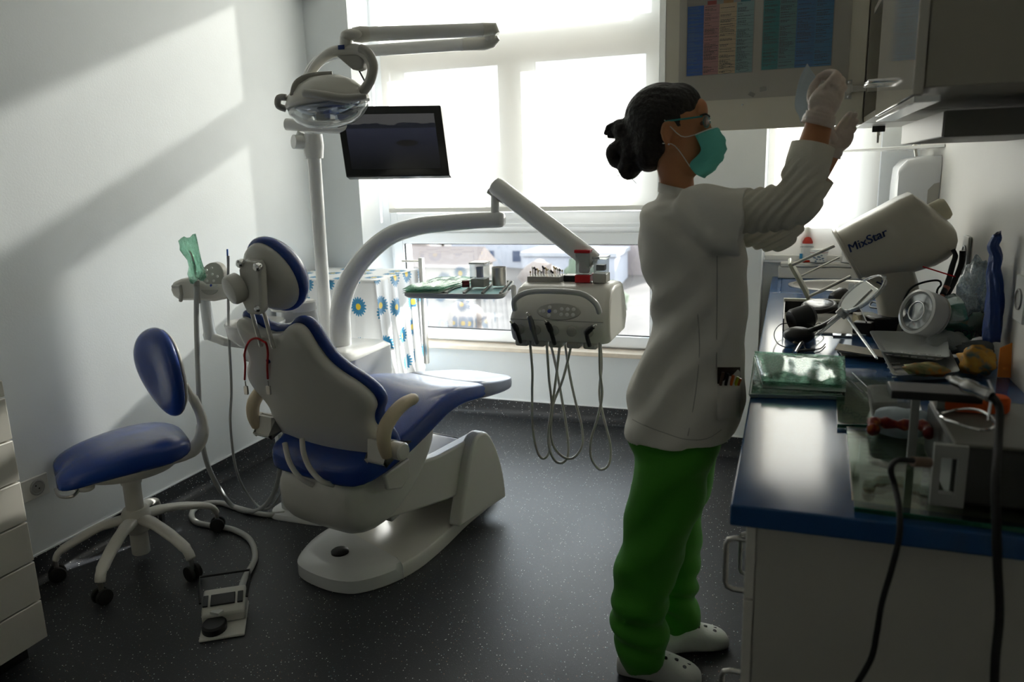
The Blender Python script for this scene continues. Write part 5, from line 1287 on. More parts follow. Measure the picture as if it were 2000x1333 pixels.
for px, r_, h_, lab, txt in ((1596, .050, .070, 'white jar with blue grey print beside the red bottle', 1), (1660, .052, .062, 'plain white jar on the ledge right of the printed jar', 0)):
    q = pY(px, 540, 4.235)
    t = thing('jar', (q.x, 4.235, ZL), lab, 'jar')
    MB().lathe([(r_-.006, 0), (r_-.002, .004), (r_-.002, h_-.018)], (q.x, 4.235, ZL), n=30).out('jar_body', M_white, t)
    MB().lathe([(r_, h_-.018), (r_, h_-.003), (r_-.004, h_), (0, h_)], (q.x, 4.235, ZL), n=30).out('lid', M_white, t)
    if txt:
        MB().lathe([(r_-.0015, h_-.020), (r_-.0005, h_-.019), (r_-.0005, h_-.017), (r_-.0015, h_-.016)], (q.x, 4.235, ZL), n=30, cap=False).out('red_band', M_redp, t)
        rnd = random.Random(3)
        jp = MB()
        for k in range(16):
            a_ = R(-128+rnd.uniform(0, 76)); z_ = ZL+rnd.uniform(.008, .040); c_ = Vec((q.x+(r_-.0016)*math.cos(a_), 4.235+(r_-.0016)*math.sin(a_), z_))
            jp.ell(c_, (.006, .002, rnd.uniform(.002, .005)), 10, 6)
        jp.out('jar_print', mat('print_blue_grey', (.15, .22, .30), .6), t)

# ================================================================== UPPER CABINETS
XU, ZU = .222, 1.612
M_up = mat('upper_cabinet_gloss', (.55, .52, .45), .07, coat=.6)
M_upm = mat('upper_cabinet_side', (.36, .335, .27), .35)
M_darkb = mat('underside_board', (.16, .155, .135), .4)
uc = thing('wall_cabinet', (.40, 1.80, ZU), 'nearest wall cabinet with glossy cream door and steel handle', 'cabinet', 'wall cabinets over the worktop')
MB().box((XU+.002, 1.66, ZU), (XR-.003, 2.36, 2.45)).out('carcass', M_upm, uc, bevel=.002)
dr = MB().box((XU-.018, 1.655, ZU-.012), (XU, 2.36, 2.45)).out('door', M_up, uc, bevel=.0015)
hd = [Vec((XU-.018, 2.20, ZU+.05)), Vec((XU-.053, 2.20, ZU+.05)), Vec((XU-.053, 2.33, ZU+.05)), Vec((XU-.018, 2.33, ZU+.05))]
bar_handle((XU-.018, 2.19, ZU+.065), (XU-.018, 2.32, ZU+.065), (-.036, 0, 0), M_chrome, dr)
# light strip profile and recessed board under it
MB().box((XU-.015, 1.66, ZU-.026), (XU+.03, 2.36, ZU-.014)).out('bottom_profile', M_enam, uc, bevel=.002)
hb_ = thing('extractor_box', (.44, 2.0, 1.53), 'dark grey box with glossy side under the nearest wall cabinet', 'box')
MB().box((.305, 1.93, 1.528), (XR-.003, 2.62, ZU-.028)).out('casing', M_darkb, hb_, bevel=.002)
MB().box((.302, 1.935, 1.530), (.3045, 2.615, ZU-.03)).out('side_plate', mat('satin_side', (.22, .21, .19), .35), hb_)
oc_ = thing('wall_cabinet', (.40, 2.60, ZU), 'open wall cabinet whose door with coloured charts swings into the room', 'cabinet', 'wall cabinets over the worktop')
ya, yb = 2.365, 2.985
cb = MB()
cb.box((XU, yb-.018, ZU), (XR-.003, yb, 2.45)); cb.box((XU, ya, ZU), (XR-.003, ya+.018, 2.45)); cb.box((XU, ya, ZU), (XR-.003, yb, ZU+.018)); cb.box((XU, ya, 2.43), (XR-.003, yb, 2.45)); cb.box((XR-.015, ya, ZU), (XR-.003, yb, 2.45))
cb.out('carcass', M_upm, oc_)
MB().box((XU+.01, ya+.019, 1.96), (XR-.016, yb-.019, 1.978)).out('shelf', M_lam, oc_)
fcb = thing('wall_cabinet', (.40, 3.3, ZU), 'far wall cabinet beyond the open door, with a key in its lock', 'cabinet', 'wall cabinets over the worktop')
MB().box((XU+.002, 2.99, ZU), (XR-.003, 3.46, 2.45)).out('carcass', M_lam, fcb, bevel=.002)
MB().box((XU-.016, 3.01, ZU), (XU, 3.455, 2.45)).out('door', M_lam, fcb, bevel=.0015)
# open door, at right angles to the fronts; its inner face looks back into the room
YDR = 2.99
DL = pY(1300, 100, YDR).x
dd = MB().box((DL, YDR, ZU-.004), (XU-.004, YDR+.018, 2.45)).out('door', mat('open_door_inside', (.86, .81, .68), .35), oc_, bevel=.0015)
MB().box((DL-.0015, YDR-.0005, ZU-.004), (DL, YDR+.0185, 2.45)).out('door_edge', M_enam, dd)
# cup hinge on the door
hx_, hz_ = pY(1656, 172, YDR), 0
hc_ = pY(1660, 175, YDR)
hg = MB().rings([[Vec((hc_.x+x, YDR-.0025, hc_.z+z)) for x, z in ((-.016, -.032), (.006, -.032), (.006, .032), (-.016, .032))], [Vec((hc_.x+x, YDR-.0002, hc_.z+z)) for x, z in ((-.016, -.032), (.006, -.032), (.006, .032), (-.016, .032))]]).out('hinge_plate', M_metal, oc_)
MB().lathe([(.0165, 0), (.0165, .003), (.013, .005), (0, .004)], (hc_.x, YDR-.001, hc_.z), (0, -1, 0), 24).out('hinge_cup', M_metal, hg)
for z in (-.024, .024): MB().lathe([(.0045, 0), (.0045, .002), (0, .0022)], (hc_.x-.004, YDR-.003, hc_.z+z), (0, -1, 0), 14).out('hinge_screw', M_chrome, hg)
MB().box((hc_.x+.005, YDR-.012, hc_.z-.010), (XU+.03, YDR-.020, hc_.z+.010)).out('hinge_arm', M_metal, hg, bevel=.001)
MB().box((XU+.005, YDR-.030, hc_.z-.014), (XU+.04, YDR-.0185, hc_.z+.012)).out('hinge_mount', M_metal, hg, bevel=.001)
q = pY(1450, 205, YDR); MB().lathe([(.004, 0), (.004, .003), (0, .004)], (q.x, YDR, q.z), (0, -1, 0), 12).out('door_screw', M_chrome, dd)

# charts in a clear sleeve taped to the inside of the door
M_ink = mat('print_ink', (.02, .02, .03), .7)
def ppt(x, y, d=.001): p = pY(x, y, YDR-d); return Vec((p.x, YDR-d, p.z))
def chart(cols_, xs, ytop, ybot, lab, tabs, heading_tone):
    xa, xb = ppt(xs[0], ybot).x, ppt(xs[-1], ybot).x
    za, zb = ppt(xs[0], ybot).z, 2.12
    t = thing('chart', ((xa+xb)/2, YDR-.002, za), lab, 'chart')
    MB().box((xa-.003, YDR-.0018, za-.002), (xb+.003, YDR-.0010, zb+.004)).out('sheet', mat('chart_sheet', (.55, .53, .47), .6), t)
    rnd = random.Random(int(xs[0]))
    zt_ = ppt(xs[0], ytop).z if ytop is not None else zb
    X = [ppt(x, ybot).x for x in xs]
    for i, c in enumerate(cols_):
        cm = mat('chart_%d_%d' % (int(xs[0]), i), c, .55)
        col_ = MB().box((X[i], YDR-.0024, za), (X[i+1], YDR-.0017, zt_)).out('column', cm, t)
        tx = MB(); z = zt_-.006; wc = X[i+1]-X[i]
        while z > za+.006:
            if rnd.random() < .72:
                ln = wc*rnd.uniform(.25, .88); s_ = X[i]+.004; e_ = min(s_+ln, X[i+1]-.003)
                x = s_
                while x < e_:
                    w_ = rnd.uniform(.003, .008); tx.box((x, YDR-.0028, z-.0018), (min(x+w_, e_), YDR-.00235, z)); x += w_+.0016
            z -= rnd.choice((.0042, .0042, .0042, .0075))
        tx.out('text_lines', heading_tone if i == 0 else M_ink, t)
        rl = MB(); z = zt_-.03
        while z > za+.006:
            rl.box((X[i], YDR-.0027, z), (X[i+1], YDR-.0023, z+.0006)); z -= rnd.uniform(.010, .018)
        rl.out('rules', M_ink, t)
        if tabs and i in tabs:
            MB().box((X[i]+wc*.22, YDR-.0025, zt_), (X[i]+wc*.80, YDR-.0016, zt_+.013)).out('tab', mat('tab_%d' % i, tabs[i], .5), t)
    return t, X, za
M_lite = mat('print_light', (.15, .38, .62), .7)
c1_, X1_, za1 = chart([(.004, .17, .75), (.80, .38, .34), (.95, .72, .42), (.38, .62, .60)], [1341, 1372, 1402, 1435, 1468], 14, 149, 'chart with dark blue, pink, yellow and grey-green columns, left on the open cabinet door', {1: (.55, .06, .04), 2: (.65, .35, .12), 3: (.02, .22, .24)}, M_lite)
c2_, X2_, za2 = chart([(.010, .34, .33), (.16, .42, .44), (.04, .27, .62), (.05, .33, .66)], [1487, 1518, 1551, 1587, 1622], None, 137, 'chart with dark green and blue columns, right on the open cabinet door', None, M_ink)
for (X, z, i) in ((X1_, za1+.028, 2), (X1_, za1+.006, 2), (X1_, za1+.030, 3), (X1_, za1+.008, 3)):
    xx = (X[i]+X[i+1])/2; MB().tube([Vec((xx+.017*math.cos(2*PI*k/20), YDR-.0032, z+.0055*math.sin(2*PI*k/20))) for k in range(20)], .0005, 5, closed=True).out('pen_circle', M_ink, c1_)
sl0, sl1 = ppt(1325, 185), ppt(1655, 170)
o = MB().box((sl0.x, YDR-.0045, 1.715), (sl1.x, YDR-.0040, 2.40)).out('clear_sleeve', glassy('sleeve_film', (.985, .985, .99), .12, .3, .03, (.8, .8, .82), True), None); tag(o, 'clear plastic sleeve taped over both charts on the open cabinet door', 'plastic sleeve')
for x, y, a in ((1468, 184, 30), (1490, 174, -10)):
    p = ppt(x, y, .006); o = MB().cbox(p, (.011, .0003, .007), Matrix.Rotation(R(a), 3, 'Y')).out('tape_piece', glassy('tape_film', (.95, .94, .88), .4, .2, .25, (.8, .78, .70)), None)
    tag(o, ['tilted strip of clear tape under the charts, left of the straighter strip', 'upright strip of clear tape under the charts, right of the tilted one'][x > 1480], 'tape')
# key under the far cabinet
q = Vec((pY(1716, 250, 3.25).x, 3.25, ZU))
ky = thing('key', (q.x, q.y, ZU-.06), 'small steel key hanging from the lock under the far wall cabinet', 'key')
MB().cbox(q+Vec((0, 0, -.012)), (.022, .010, .011)).out('lock_body', M_black, ky, bevel=.002)
MB().tube([q+Vec((0, 0, -.022)), q+Vec((0, 0, -.035))], .007, 12).out('lock_barrel', M_metal, ky)
MB().box((q.x-.004, q.y-.001, ZU-.062), (q.x+.004, q.y+.001, ZU-.034)).out('key_blade', M_metal, ky)
# thin white shelf under the far cabinet, by the window
sh = MB().prism([(.20, 4.12, 1.528), (XR-.003, 3.60, 1.530), (XR-.003, 4.25, 1.530)], (0, 0, .014)).out('corner_shelf', M_enam, None, bevel=.002); tag(sh, 'thin white triangular corner shelf above the towel dispenser', 'shelf')

# ================================================================== DISPENSER ON THE WALL
dp = thing('towel_dispenser', (.50, 3.78, 1.12), 'white wall-mounted towel dispenser with a grey window beside the window', 'dispenser')
rr = []
for x, y0_, y1_, z0_, z1_ in ((XR-.002, 3.64, 3.94, 1.12, 1.50), (.52, 3.64, 3.94, 1.12, 1.50), (.455, 3.65, 3.93, 1.125, 1.488), (.425, 3.67, 3.91, 1.14, 1.455), (.418, 3.70, 3.88, 1.17, 1.40)):
    ring = []
    for cy, cz, a0 in ((y1_-.03, z1_-.03, 0), (y0_+.03, z1_-.03, PI/2), (y0_+.03, z0_+.03, PI), (y1_-.03, z0_+.03, 1.5*PI)):
        for k in range(6):
            a = a0+PI/2*k/5; ring.append(Vec((x, cy+.03*math.cos(a), cz+.03*math.sin(a))))
    rr.append(ring)
MB().rings(rr).out('cover', mat('dispenser_white', (.70, .72, .75), .3), dp)
MB().prism([(.535, 3.6385, 1.13), (.535, 3.6385, 1.36), (.556, 3.6385, 1.385), (XR-.004, 3.6385, 1.39), (XR-.004, 3.6385, 1.13)], (0, .003, 0)).out('level_window', M_shell2, dp)
q = pY(1790, 300, 3.75)
MB().tube([(q.x, 3.75, 1.498), (q.x-.006, 3.75, 1.528)], .006, 10).ell((q.x-.008, 3.75, 1.538), (.013, .013, .013), 14, 8).out('lock_knob', M_metal, dp)

# ================================================================== ALGINATE MIXER
M_mix = mat('mixer_cream', (.52, .49, .41), .32)
YM = 2.98
mx_ = thing('alginate_mixer', (.42, YM, ZW), 'large cream tilted mixing machine lettered MixStar with a steel rod guard', 'mixer')
def X_(x, y, Y=YM): return pY(x, y, Y)
ax0, ax1 = X_(1662, 508), X_(1800, 440)
ad = (ax1-ax0).normalized(); au = Vec((-ad.z, 0, ad.x)); ay = Vec((0, 1, 0))
ctr = X_(1735, 478)
A0 = X_(1626, 450); A1 = X_(1672, 545)       # front plate ends
hh = (A0-A1).length/2
fc_ = (A0+A1)/2
def mring(s, h_, wy, e=.55, n=36, off=0.0):
    return [fc_ + ad*s + au*(off+h_*math.copysign(abs(math.sin(2*PI*k/n))**e, math.sin(2*PI*k/n))) + ay*wy*math.copysign(abs(math.cos(2*PI*k/n))**e, math.cos(2*PI*k/n)) for k in range(n)]
PXM = (A0-A1).length/105.5
def mr2(s, top, bot, wy, e=.5, n=40):
    return mring(s*PXM, (bot-top)/2*PXM, wy, e, n, off=-((top+bot)/2-52.7)*PXM)
MB().rings([mr2(0, 6, 100, .108), mr2(2, 0, 105, .116), mr2(7, 0, 105, .118), mr2(8, 4, 104, .116), mr2(40, 2, 118, .122), mr2(90, 1, 137, .126), mr2(125, 0, 143, .126), mr2(148, 2, 142, .124, .55), mr2(158, 22, 139, .116, .6), mr2(168, 46, 134, .100, .7), mr2(178, 72, 124, .07, .9), mr2(183, 88, 112, .035, 1)]).out('motor_housing', M_mix, mx_, angle=50)
MB().rings([mr2(150, 38, 80, .045, 1), mr2(186, 38, 80, .045, 1), mr2(192, 42, 76, .038, 1)]).out('rear_knob', mat('rear_knob', (.60, .56, .42), .3), mx_)
# pedestal
b0, b1, b2, b3 = X_(1700, 530), X_(1780, 530), X_(1800, 600), X_(1700, 600)
pl = []
for z, xa, xb, wy in ((ZW+.001, X_(1715, 640).x, X_(1805, 640).x, .11), (ZW+.03, X_(1717, 630).x, X_(1802, 630).x, .108), (ZW+.09, X_(1712, 590).x, X_(1797, 590).x, .095), (ZW+.17, X_(1698, 550).x, X_(1790, 550).x, .10), (ZW+.25, X_(1700, 510).x, X_(1775, 510).x, .10)):
    c_ = (xa+xb)/2; a_ = (xb-xa)/2
    pl.append([Vec((c_+a_*math.copysign(abs(math.cos(2*PI*k/32))**.5, math.cos(2*PI*k/32)), YM+wy*math.copysign(abs(math.sin(2*PI*k/32))**.5, math.sin(2*PI*k/32)), z)) for k in range(32)])
MB().rings(pl).out('pedestal', M_mix, mx_, angle=50)
fy_ = YM-.085
rA, rB = X_(1545, 524, fy_), X_(1582, 580, fy_)
for (xa, ya_), (xb, yb_), r_, Yq in (((1547, 518), (1630, 480), .0055, fy_), ((1580, 580), (1662, 540), .0055, fy_), ((1560, 542), (1640, 503), .0035, YM+.085), ((1580, 580), (1662, 540), .0055, YM+.085)):
    MB().tube([X_(xa, ya_, Yq), X_(xb, yb_, Yq)], r_, 10).out('guard_rod', M_metal, mx_)
pA, pB_ = X_(1543, 518, fy_), X_(1580, 586, fy_); e_ = (pB_-pA).normalized(); n_p = Vec((e_.z, 0, -e_.x))
MB().prism([pA-e_*.006+n_p*.006, pB_+n_p*.006, pB_-n_p*.006, pA-e_*.006-n_p*.006], (0, .17, 0)).out('guard_plate', mat('guard_plate_cream', (.60, .60, .46), .3), mx_, bevel=.003)
tpos = X_(1693, 471, YM-.1275); 
tdir = (X_(1727, 456, YM-.13)-X_(1660, 487, YM-.13))
text_obj('lettering', 'MixStar', mat('lettering_blue', (.01, .03, .14), .4), .0415, tpos, tdir, (0, 0, 1), mx_, ext=.0008, shear=.12, bold=.0)
for q_ in (.0008, .0016): text_obj('lettering', 'MixStar', MATS['lettering_blue'], .0415, tpos+tdir.normalized()*q_, tdir, (0, 0, 1), mx_, ext=.0007, shear=.12)
MB().tube([X_(1802, 521, YM-.14), X_(1866, 541, YM-.16)], .0022, 8).out('red_pin', M_redp, mx_)
hose('power_cable', [X_(1765, 588, YM-.1), X_(1778, 565, YM-.12), X_(1800, 553, YM-.12), X_(1830, 548, YM-.1), X_(1838, 556, YM-.08), X_(1830, 575, YM-.06), Vec((.53, 3.0, ZW+.004))], .0035, mx_, M_black)
# dark wall shadow gap is real: wall socket behind
def sockR(y, z, lab):
    t = thing('wall_socket', (XR, y, z), lab, 'socket')
    MB().box((XR-.010, y-.045, z-.06), (XR, y+.045, z+.06)).out('plate', M_plate, t, bevel=.003)
    MB().lathe([(.028, 0), (.028, .004), (.024, .005), (.021, .001), (0, .001)], (XR-.010, y, z), (-1, 0, 0)).out('socket_insert', MATS['socket_grey'], t)
    return t
q = pX(1890, 495, XR); sockR(q.y, q.z, 'white wall socket between the mixing machine and the blue bag')
q = pX(1999, 585, XR); sockR(q.y, q.z, 'wall socket at the far right edge of the picture')

# ================================================================== CLUTTER ON THE WORKTOP
def P0(x, y, z=0.0): return pZ(x, y, ZW+z)
# clear acrylic boxes beside the sink
for i, x in enumerate((1662, 1676)):
    p = P0(x, 570); t = MB().cbox(p+Vec((0, 0, .02)), (.012, .014, .018)).out('acrylic_box', M_clear, None, bevel=.001); tag(t, ['small clear acrylic box under the mixer rods, nearer the sink', 'small clear acrylic box under the mixer, right of its twin'][i], 'box')
# open flat carton with loupes
p = P0(1528, 650); cx0, cy0 = p.x, p.y
ct = thing('carton', (cx0+.14, cy0+.17, ZW), 'open white and black flat carton holding black loupes beside the sink', 'carton')
M_card = mat('white_card', (.66, .64, .58), .6)
MB().box((cx0, cy0, ZW+.001), (cx0+.27, cy0+.38, ZW+.006)).out('carton_bottom', M_card, ct)
for a in ((cx0, cy0, cx0+.004, cy0+.38), (cx0, cy0+.376, cx0+.27, cy0+.38), (cx0+.266, cy0, cx0+.27, cy0+.38)):
    MB().box((a[0], a[1], ZW+.006), (a[2], a[3], ZW+.050)).out('carton_wall', M_black, ct)
MB().box((cx0-.002, cy0+.381, ZW+.001), (cx0+.272, cy0+.40, ZW+.060)).out('carton_lid', M_card, ct, bevel=.002)
lz = thing('loupes', (cx0+.12, cy0+.08, ZW), 'black headband loupes lying in and over the open carton', 'loupes')
def ringo(c, r_, rt, nrm, name, m, par, ar=1.0):
    c = Vec(c); nv_ = Vec(nrm).normalized(); u = nv_.orthogonal().normalized(); v = nv_.cross(u)
    return MB().tube([c+u*r_*math.cos(2*PI*k/28)+v*r_*ar*math.sin(2*PI*k/28) for k in range(28)], rt, 10, closed=True).out(name, m, par)
p = P0(1600, 598, .05); ringo(p, .062, .010, (0, -.2, 1), 'headband_ring', M_black, lz, .8)
MB().lathe([(.056, 0), (.056, .012), (.045, .018), (0, .012)], p+Vec((0, 0, -.006)), (0, -.2, 1)).out('inner_lens', mat('dark_lens', (.02, .02, .022), .12), lz)
MB().lathe([(.036, 0), (.042, .01), (.042, .07), (.03, .085), (0, .085)], P0(1545, 628, .035), (.9, .5, .25)).out('cup', M_black, lz)
MB().lathe([(.030, 0), (.036, .01), (.036, .05), (.026, .065), (0, .065)], P0(1628, 590, .045), (.8, .5, .5)).out('cup', M_black, lz)
MB().ell(P0(1560, 655, .03), (.05, .04, .028), 20, 10).out('pad', M_black, lz)
hose('headband_cable', [P0(1560, 650, .03), P0(1600, 640, .06), P0(1640, 615, .06), P0(1660, 600, .04)], .008, lz, M_black)
# thin cable coil with clips
cd_ = thing('cable_coil', tuple(P0(1565, 665)), 'thin black cable coil with metal clips at the front edge of the worktop', 'cable')
hose('cable', [P0(1600, 655, .01), P0(1585, 635, .03), P0(1555, 632, .03), P0(1525, 634, .03), P0(1512, 652, .03), P0(1520, 672, .02), P0(1545, 680, .01), P0(1565, 672, .01), P0(1590, 655, .02), P0(1610, 640, .02), P0(1598, 632, .02), P0(1578, 650, .01), P0(1572, 680, .01), P0(1600, 682, .005), P0(1612, 672, .005)], .0018, cd_, M_black)
MB().cbox(P0(1556, 664, .018), (.014, .012, .010), Matrix.Rotation(.5, 3, 'Z')).out('clip', mat('brassy_clip', (.45, .35, .20), .35, .9), cd_, bevel=.003)
MB().tube([P0(1553, 690, .008), P0(1570, 660, .02), P0(1580, 650, .03)], [.006, .009, .011], 12).out('connector', M_chrome, cd_)
MB().tube([P0(1590, 684, .006), P0(1560, 686, .008), P0(1548, 690, .006)], .005, 8).out('plug', M_black, cd_)
# hand mirror leaning
mc = P0(1684, 600, .0); 
YMI = 2.70
hm = thing('hand_mirror', tuple(P0(1655, 620)), 'round clear-rimmed hand mirror with a transparent handle leaning before the mixing machine', 'mirror')
cM = pY(1684, 574, YMI); uM = (pY(1722, 540, YMI+.03)-pY(1645, 612, YMI-.03)).normalized(); 
vM = (Vec((.18, .84, -.25)) + Vec((-.66, 0, .75))*.50); vM = (vM-uM*vM.dot(uM)).normalized(); nM = uM.cross(vM)
rM = (pY(1722, 540, YMI)-pY(1645, 612, YMI)).length/2
rg = [cM+uM*rM*math.cos(2*PI*k/36)+vM*rM*.95*math.sin(2*PI*k/36) for k in range(36)]
MB().tube(rg, .007, 10, closed=True).out('rim', M_clear, hm)
MB().prism([cM+(p-cM)*.95 for p in rg], nM*.003).out('mirror_face', mat('mirror_silver', (.85, .86, .86), .03, 1.0), hm)
k0, k1 = pY(1645, 612, YMI-.03), pY(1590, 660, YMI-.05)
MB().tube([k0+(k0-k1)*.05, k0*.8+k1*.2, k1], [.012, .008, .007], 10).out('handle', M_clear, hm)
MB().cbox(k0, (.018, .006, .012), Matrix.Rotation(R(40), 3, 'Y')).out('handle_joint', M_enam, hm, bevel=.002)
MB().tube([k0+Vec((.01, 0, -.005)), P0(1712, 700, .02)], [.006, .004], 8).out('stand_wire', M_clear, hm)
# tangled chargers behind the mirror
ch = thing('charger', tuple(P0(1725, 640)), 'black mains charger with tangled lead between mirror and mixing machine', 'charger')
MB().cbox(P0(1728, 632, .03), (.055, .035, .026), Matrix.Rotation(.4, 3, 'Z')).out('brick', M_black, ch, bevel=.006)
MB().cbox(P0(1686, 640, .025), (.030, .022, .020), Matrix.Rotation(-.3, 3, 'Z')).out('plug', M_black, ch, bevel=.004)
hose('lead', [P0(1740, 625, .05), P0(1725, 605, .06), P0(1700, 600, .05), P0(1705, 590, .05), P0(1730, 600, .06), P0(1760, 605, .04), P0(1765, 640, .02), P0(1740, 660, .01), P0(1700, 650, .02)], .0035, ch, M_black)
o = MB().cbox(P0(1690, 622, .03), (.035, .030, .018), Matrix.Rotation(.3, 3, 'Z')).out('clear_lidded_case', glassy('amber_case', (.95, .92, .80), .3, .1, .25, (.75, .68, .5)), None, bevel=.003); tag(o, 'small clear case with a cream rim behind the hand mirror', 'case')
# flat steel pieces
o = MB().cbox(P0(1645, 655, .004), (.03, .018, .002)).out('steel_clip', M_chrome, None); tag(o, 'small flat steel clip on the worktop under the mirror', 'clip')
# papers fan
for i, (dx, rot) in enumerate(((0, .10), (.004, .02), (.002, -.08), (-.004, -.16))):
    p = P0(1690, 690, .004+.006*i)
    o = MB().cbox(p+Vec((dx, .01*i, 0)), (.075, .045, .0012), Matrix.Rotation(rot, 3, 'Z') @ Matrix.Rotation(.03*i, 3, 'Y')).out('paper_packet', mat('cream_paper', (.50, .46, .38), .7), None)
    tag(o, ['undermost cream paper packet in the fan left of the perforated trays', 'cream paper packet second from the bottom of the fan', 'cream paper packet second from the top of the fan', 'topmost cream paper packet of the fan'][i], 'packet', 'fan of paper packets')
# white perforated impression trays
M_wpl = mat('white_translucent_plastic', (.58, .60, .58), .35, trans=.15)
def bowl_tray(pa, pb, pc, pd, h_, lab, label_cat='tray', group=None, name='perforated_tray', slots=None, m=None):
    m = m or M_wpl
    t = thing(name, tuple((pa+pb+pc+pd)/4), lab, label_cat, group); c = (pa+pb+pc+pd)/4
    def rg_(s, z):
        out = []; cs = [pa, pb, pc, pd]
        for i in range(4):
            a, b_, d_ = cs[i-1], cs[i], cs[(i+1) % 4]
            for k in range(4):
                u = k/3; q_ = b_+(a-b_).normalized()*.02*(1-u)**2+(d_-b_).normalized()*.02*u**2
                out.append(c+(q_-c)*s+Vec((0, 0, z)))
        return out
    bd = MB().rings([rg_(.80, .001), rg_(.97, h_-.003), rg_(1.05, h_), rg_(1.05, h_+.002), rg_(.95, h_-.001), rg_(.78, .004), rg_(.02, .004)]).out('tray_body', m, t)
    for u, v in slots or []:
        p = (pa*(1-u)+pb*u)*(1-v)+(pd*(1-u)+pc*u)*v
        MB().cbox(p+Vec((0, 0, .0090)), (.0075, .0042, .0012)).out('slot', M_enam, t)
    return t
sl_ = [(u/8+.03*(v % 2), .06+.14*v) for u in range(1, 8) for v in range(2)]
bowl_tray(P0(1722, 700, .028), P0(1850, 712, .028), P0(1845, 664, .028), P0(1700, 660, .028), .020, 'translucent white slotted tray lying behind the paint-stained one', slots=sl_, group='slotted white trays')
bowl_tray(P0(1745, 752, .004), P0(1870, 745, .004), P0(1850, 700, .004), P0(1722, 705, .004), .026, 'translucent white slotted tray holding a green and orange stained lump', slots=[(.05+.07*k, .15+.2*j) for k in range(3) for j in range(4)], group='slotted white trays')
def lump(name, c, rad, m, lab, cat, seed=0, amp=.35):
    c = Vec(c); rr = []
    for a in range(1, 12):
        th = PI*a/12
        rr.append([c+Vec((rad[0]*math.sin(th)*math.cos(2*PI*k/22), rad[1]*math.sin(th)*math.sin(2*PI*k/22), rad[2]*math.cos(th)))*(1+amp*noise.noise(Vec((math.sin(th)*math.cos(2*PI*k/22)*2.2+seed, math.sin(th)*math.sin(2*PI*k/22)*2.2, math.cos(th)*2)))) + Vec((0, 0, 0)) for k in range(22)])
        for i, v in enumerate(rr[-1]): rr[-1][i] = c + (v-c*(1+0))*1.0 if False else rr[-1][i]
    # noise must act on the offset, not on the position
    rr = []
    for a in range(1, 12):
        th = PI*a/12; ring = []
        for k in range(22):
            d = Vec((math.sin(th)*math.cos(2*PI*k/22), math.sin(th)*math.sin(2*PI*k/22), math.cos(th)))
            f = 1+amp*noise.noise(d*2.3+Vec((seed, 0, 0)))
            ring.append(c+Vec((d.x*rad[0], d.y*rad[1], d.z*rad[2]))*f)
        rr.append(ring)
    o = MB().rings(rr).out(name, m, None, smooth_all=True)
    if lab: tag(o, lab, cat)
    return o
def mottled(name, cs, sc=30, rough=.7):
    m = bpy.data.materials.new(name); m.use_nodes = True; nt = m.node_tree; b_ = nt.nodes['Principled BSDF']; b_.inputs['Roughness'].default_value = rough
    n_ = nt.nodes.new('ShaderNodeTexNoise'); n_.inputs['Scale'].default_value = sc; tc = nt.nodes.new('ShaderNodeTexCoord'); nt.links.new(tc.outputs['Object'], n_.inputs['Vector'])
    cr_ = nt.nodes.new('ShaderNodeValToRGB'); cr_.color_ramp.interpolation = 'EASE'
    el = cr_.color_ramp.elements
    for i, c in enumerate(cs):
        e = el[i] if i < 2 else el.new(.5)
        e.position = .32+.36*i/(len(cs)-1); e.color = tuple(c)+(1,)
    nt.links.new(n_.outputs['Fac'], cr_.inputs[0]); nt.links.new(cr_.outputs[0], b_.inputs['Base Color']); return m
lump('stained_sponge', P0(1808, 722, .040), (.052, .032, .018), mottled('green_orange', [(.12, .16, .05), (.30, .26, .10), (.55, .20, .02)]), 'green and orange stained lump in the slotted tray', 'sponge', 1)
lump('yellow_sponge', P0(1908, 705, .045), (.045, .04, .040), mottled('yellow_stained', [(.55, .33, .05), (.50, .25, .03), (.10, .16, .14)]), 'yellow stained sponge standing behind the handpiece stand', 'sponge', 4)
# grey cup-shaped impression behind
o = lump('gauze_bundle', P0(1850, 668, .04), (.055, .045, .035), mat('pale_gauze', (.42, .45, .43), .9, bump=.4, bscale=150), 'pale grey gauze bundle behind the slotted trays', 'gauze', 7)
# jar lying on its side with clear lid
jt = thing('plastic_tub', tuple(P0(1800, 645)), 'white-rimmed round tub with clear lid lying on its side by the green bag', 'tub')
cj = pY(1796, 610, 2.58); nj = Vec((-.80, -.52, .30)).normalized()
MB().lathe([(.060, -.05), (.068, -.04), (.070, .0), (.070, .012), (.062, .014), (.060, .006), (.058, .004)], cj, nj, 36, cap=False).out('tub_rim', M_enam, jt)
MB().lathe([(.066, -.052), (.066, -.05), (0, -.05)], cj, nj, 30).out('tub_back', M_shell, jt)
MB().lathe([(.058, .004), (.055, .010), (.02, .012), (0, .012)], cj, nj, 30).out('clear_lid', M_clear, jt)
ringo(cj+nj*.012, .030, .003, nj, 'lid_ring', M_chrome, jt)
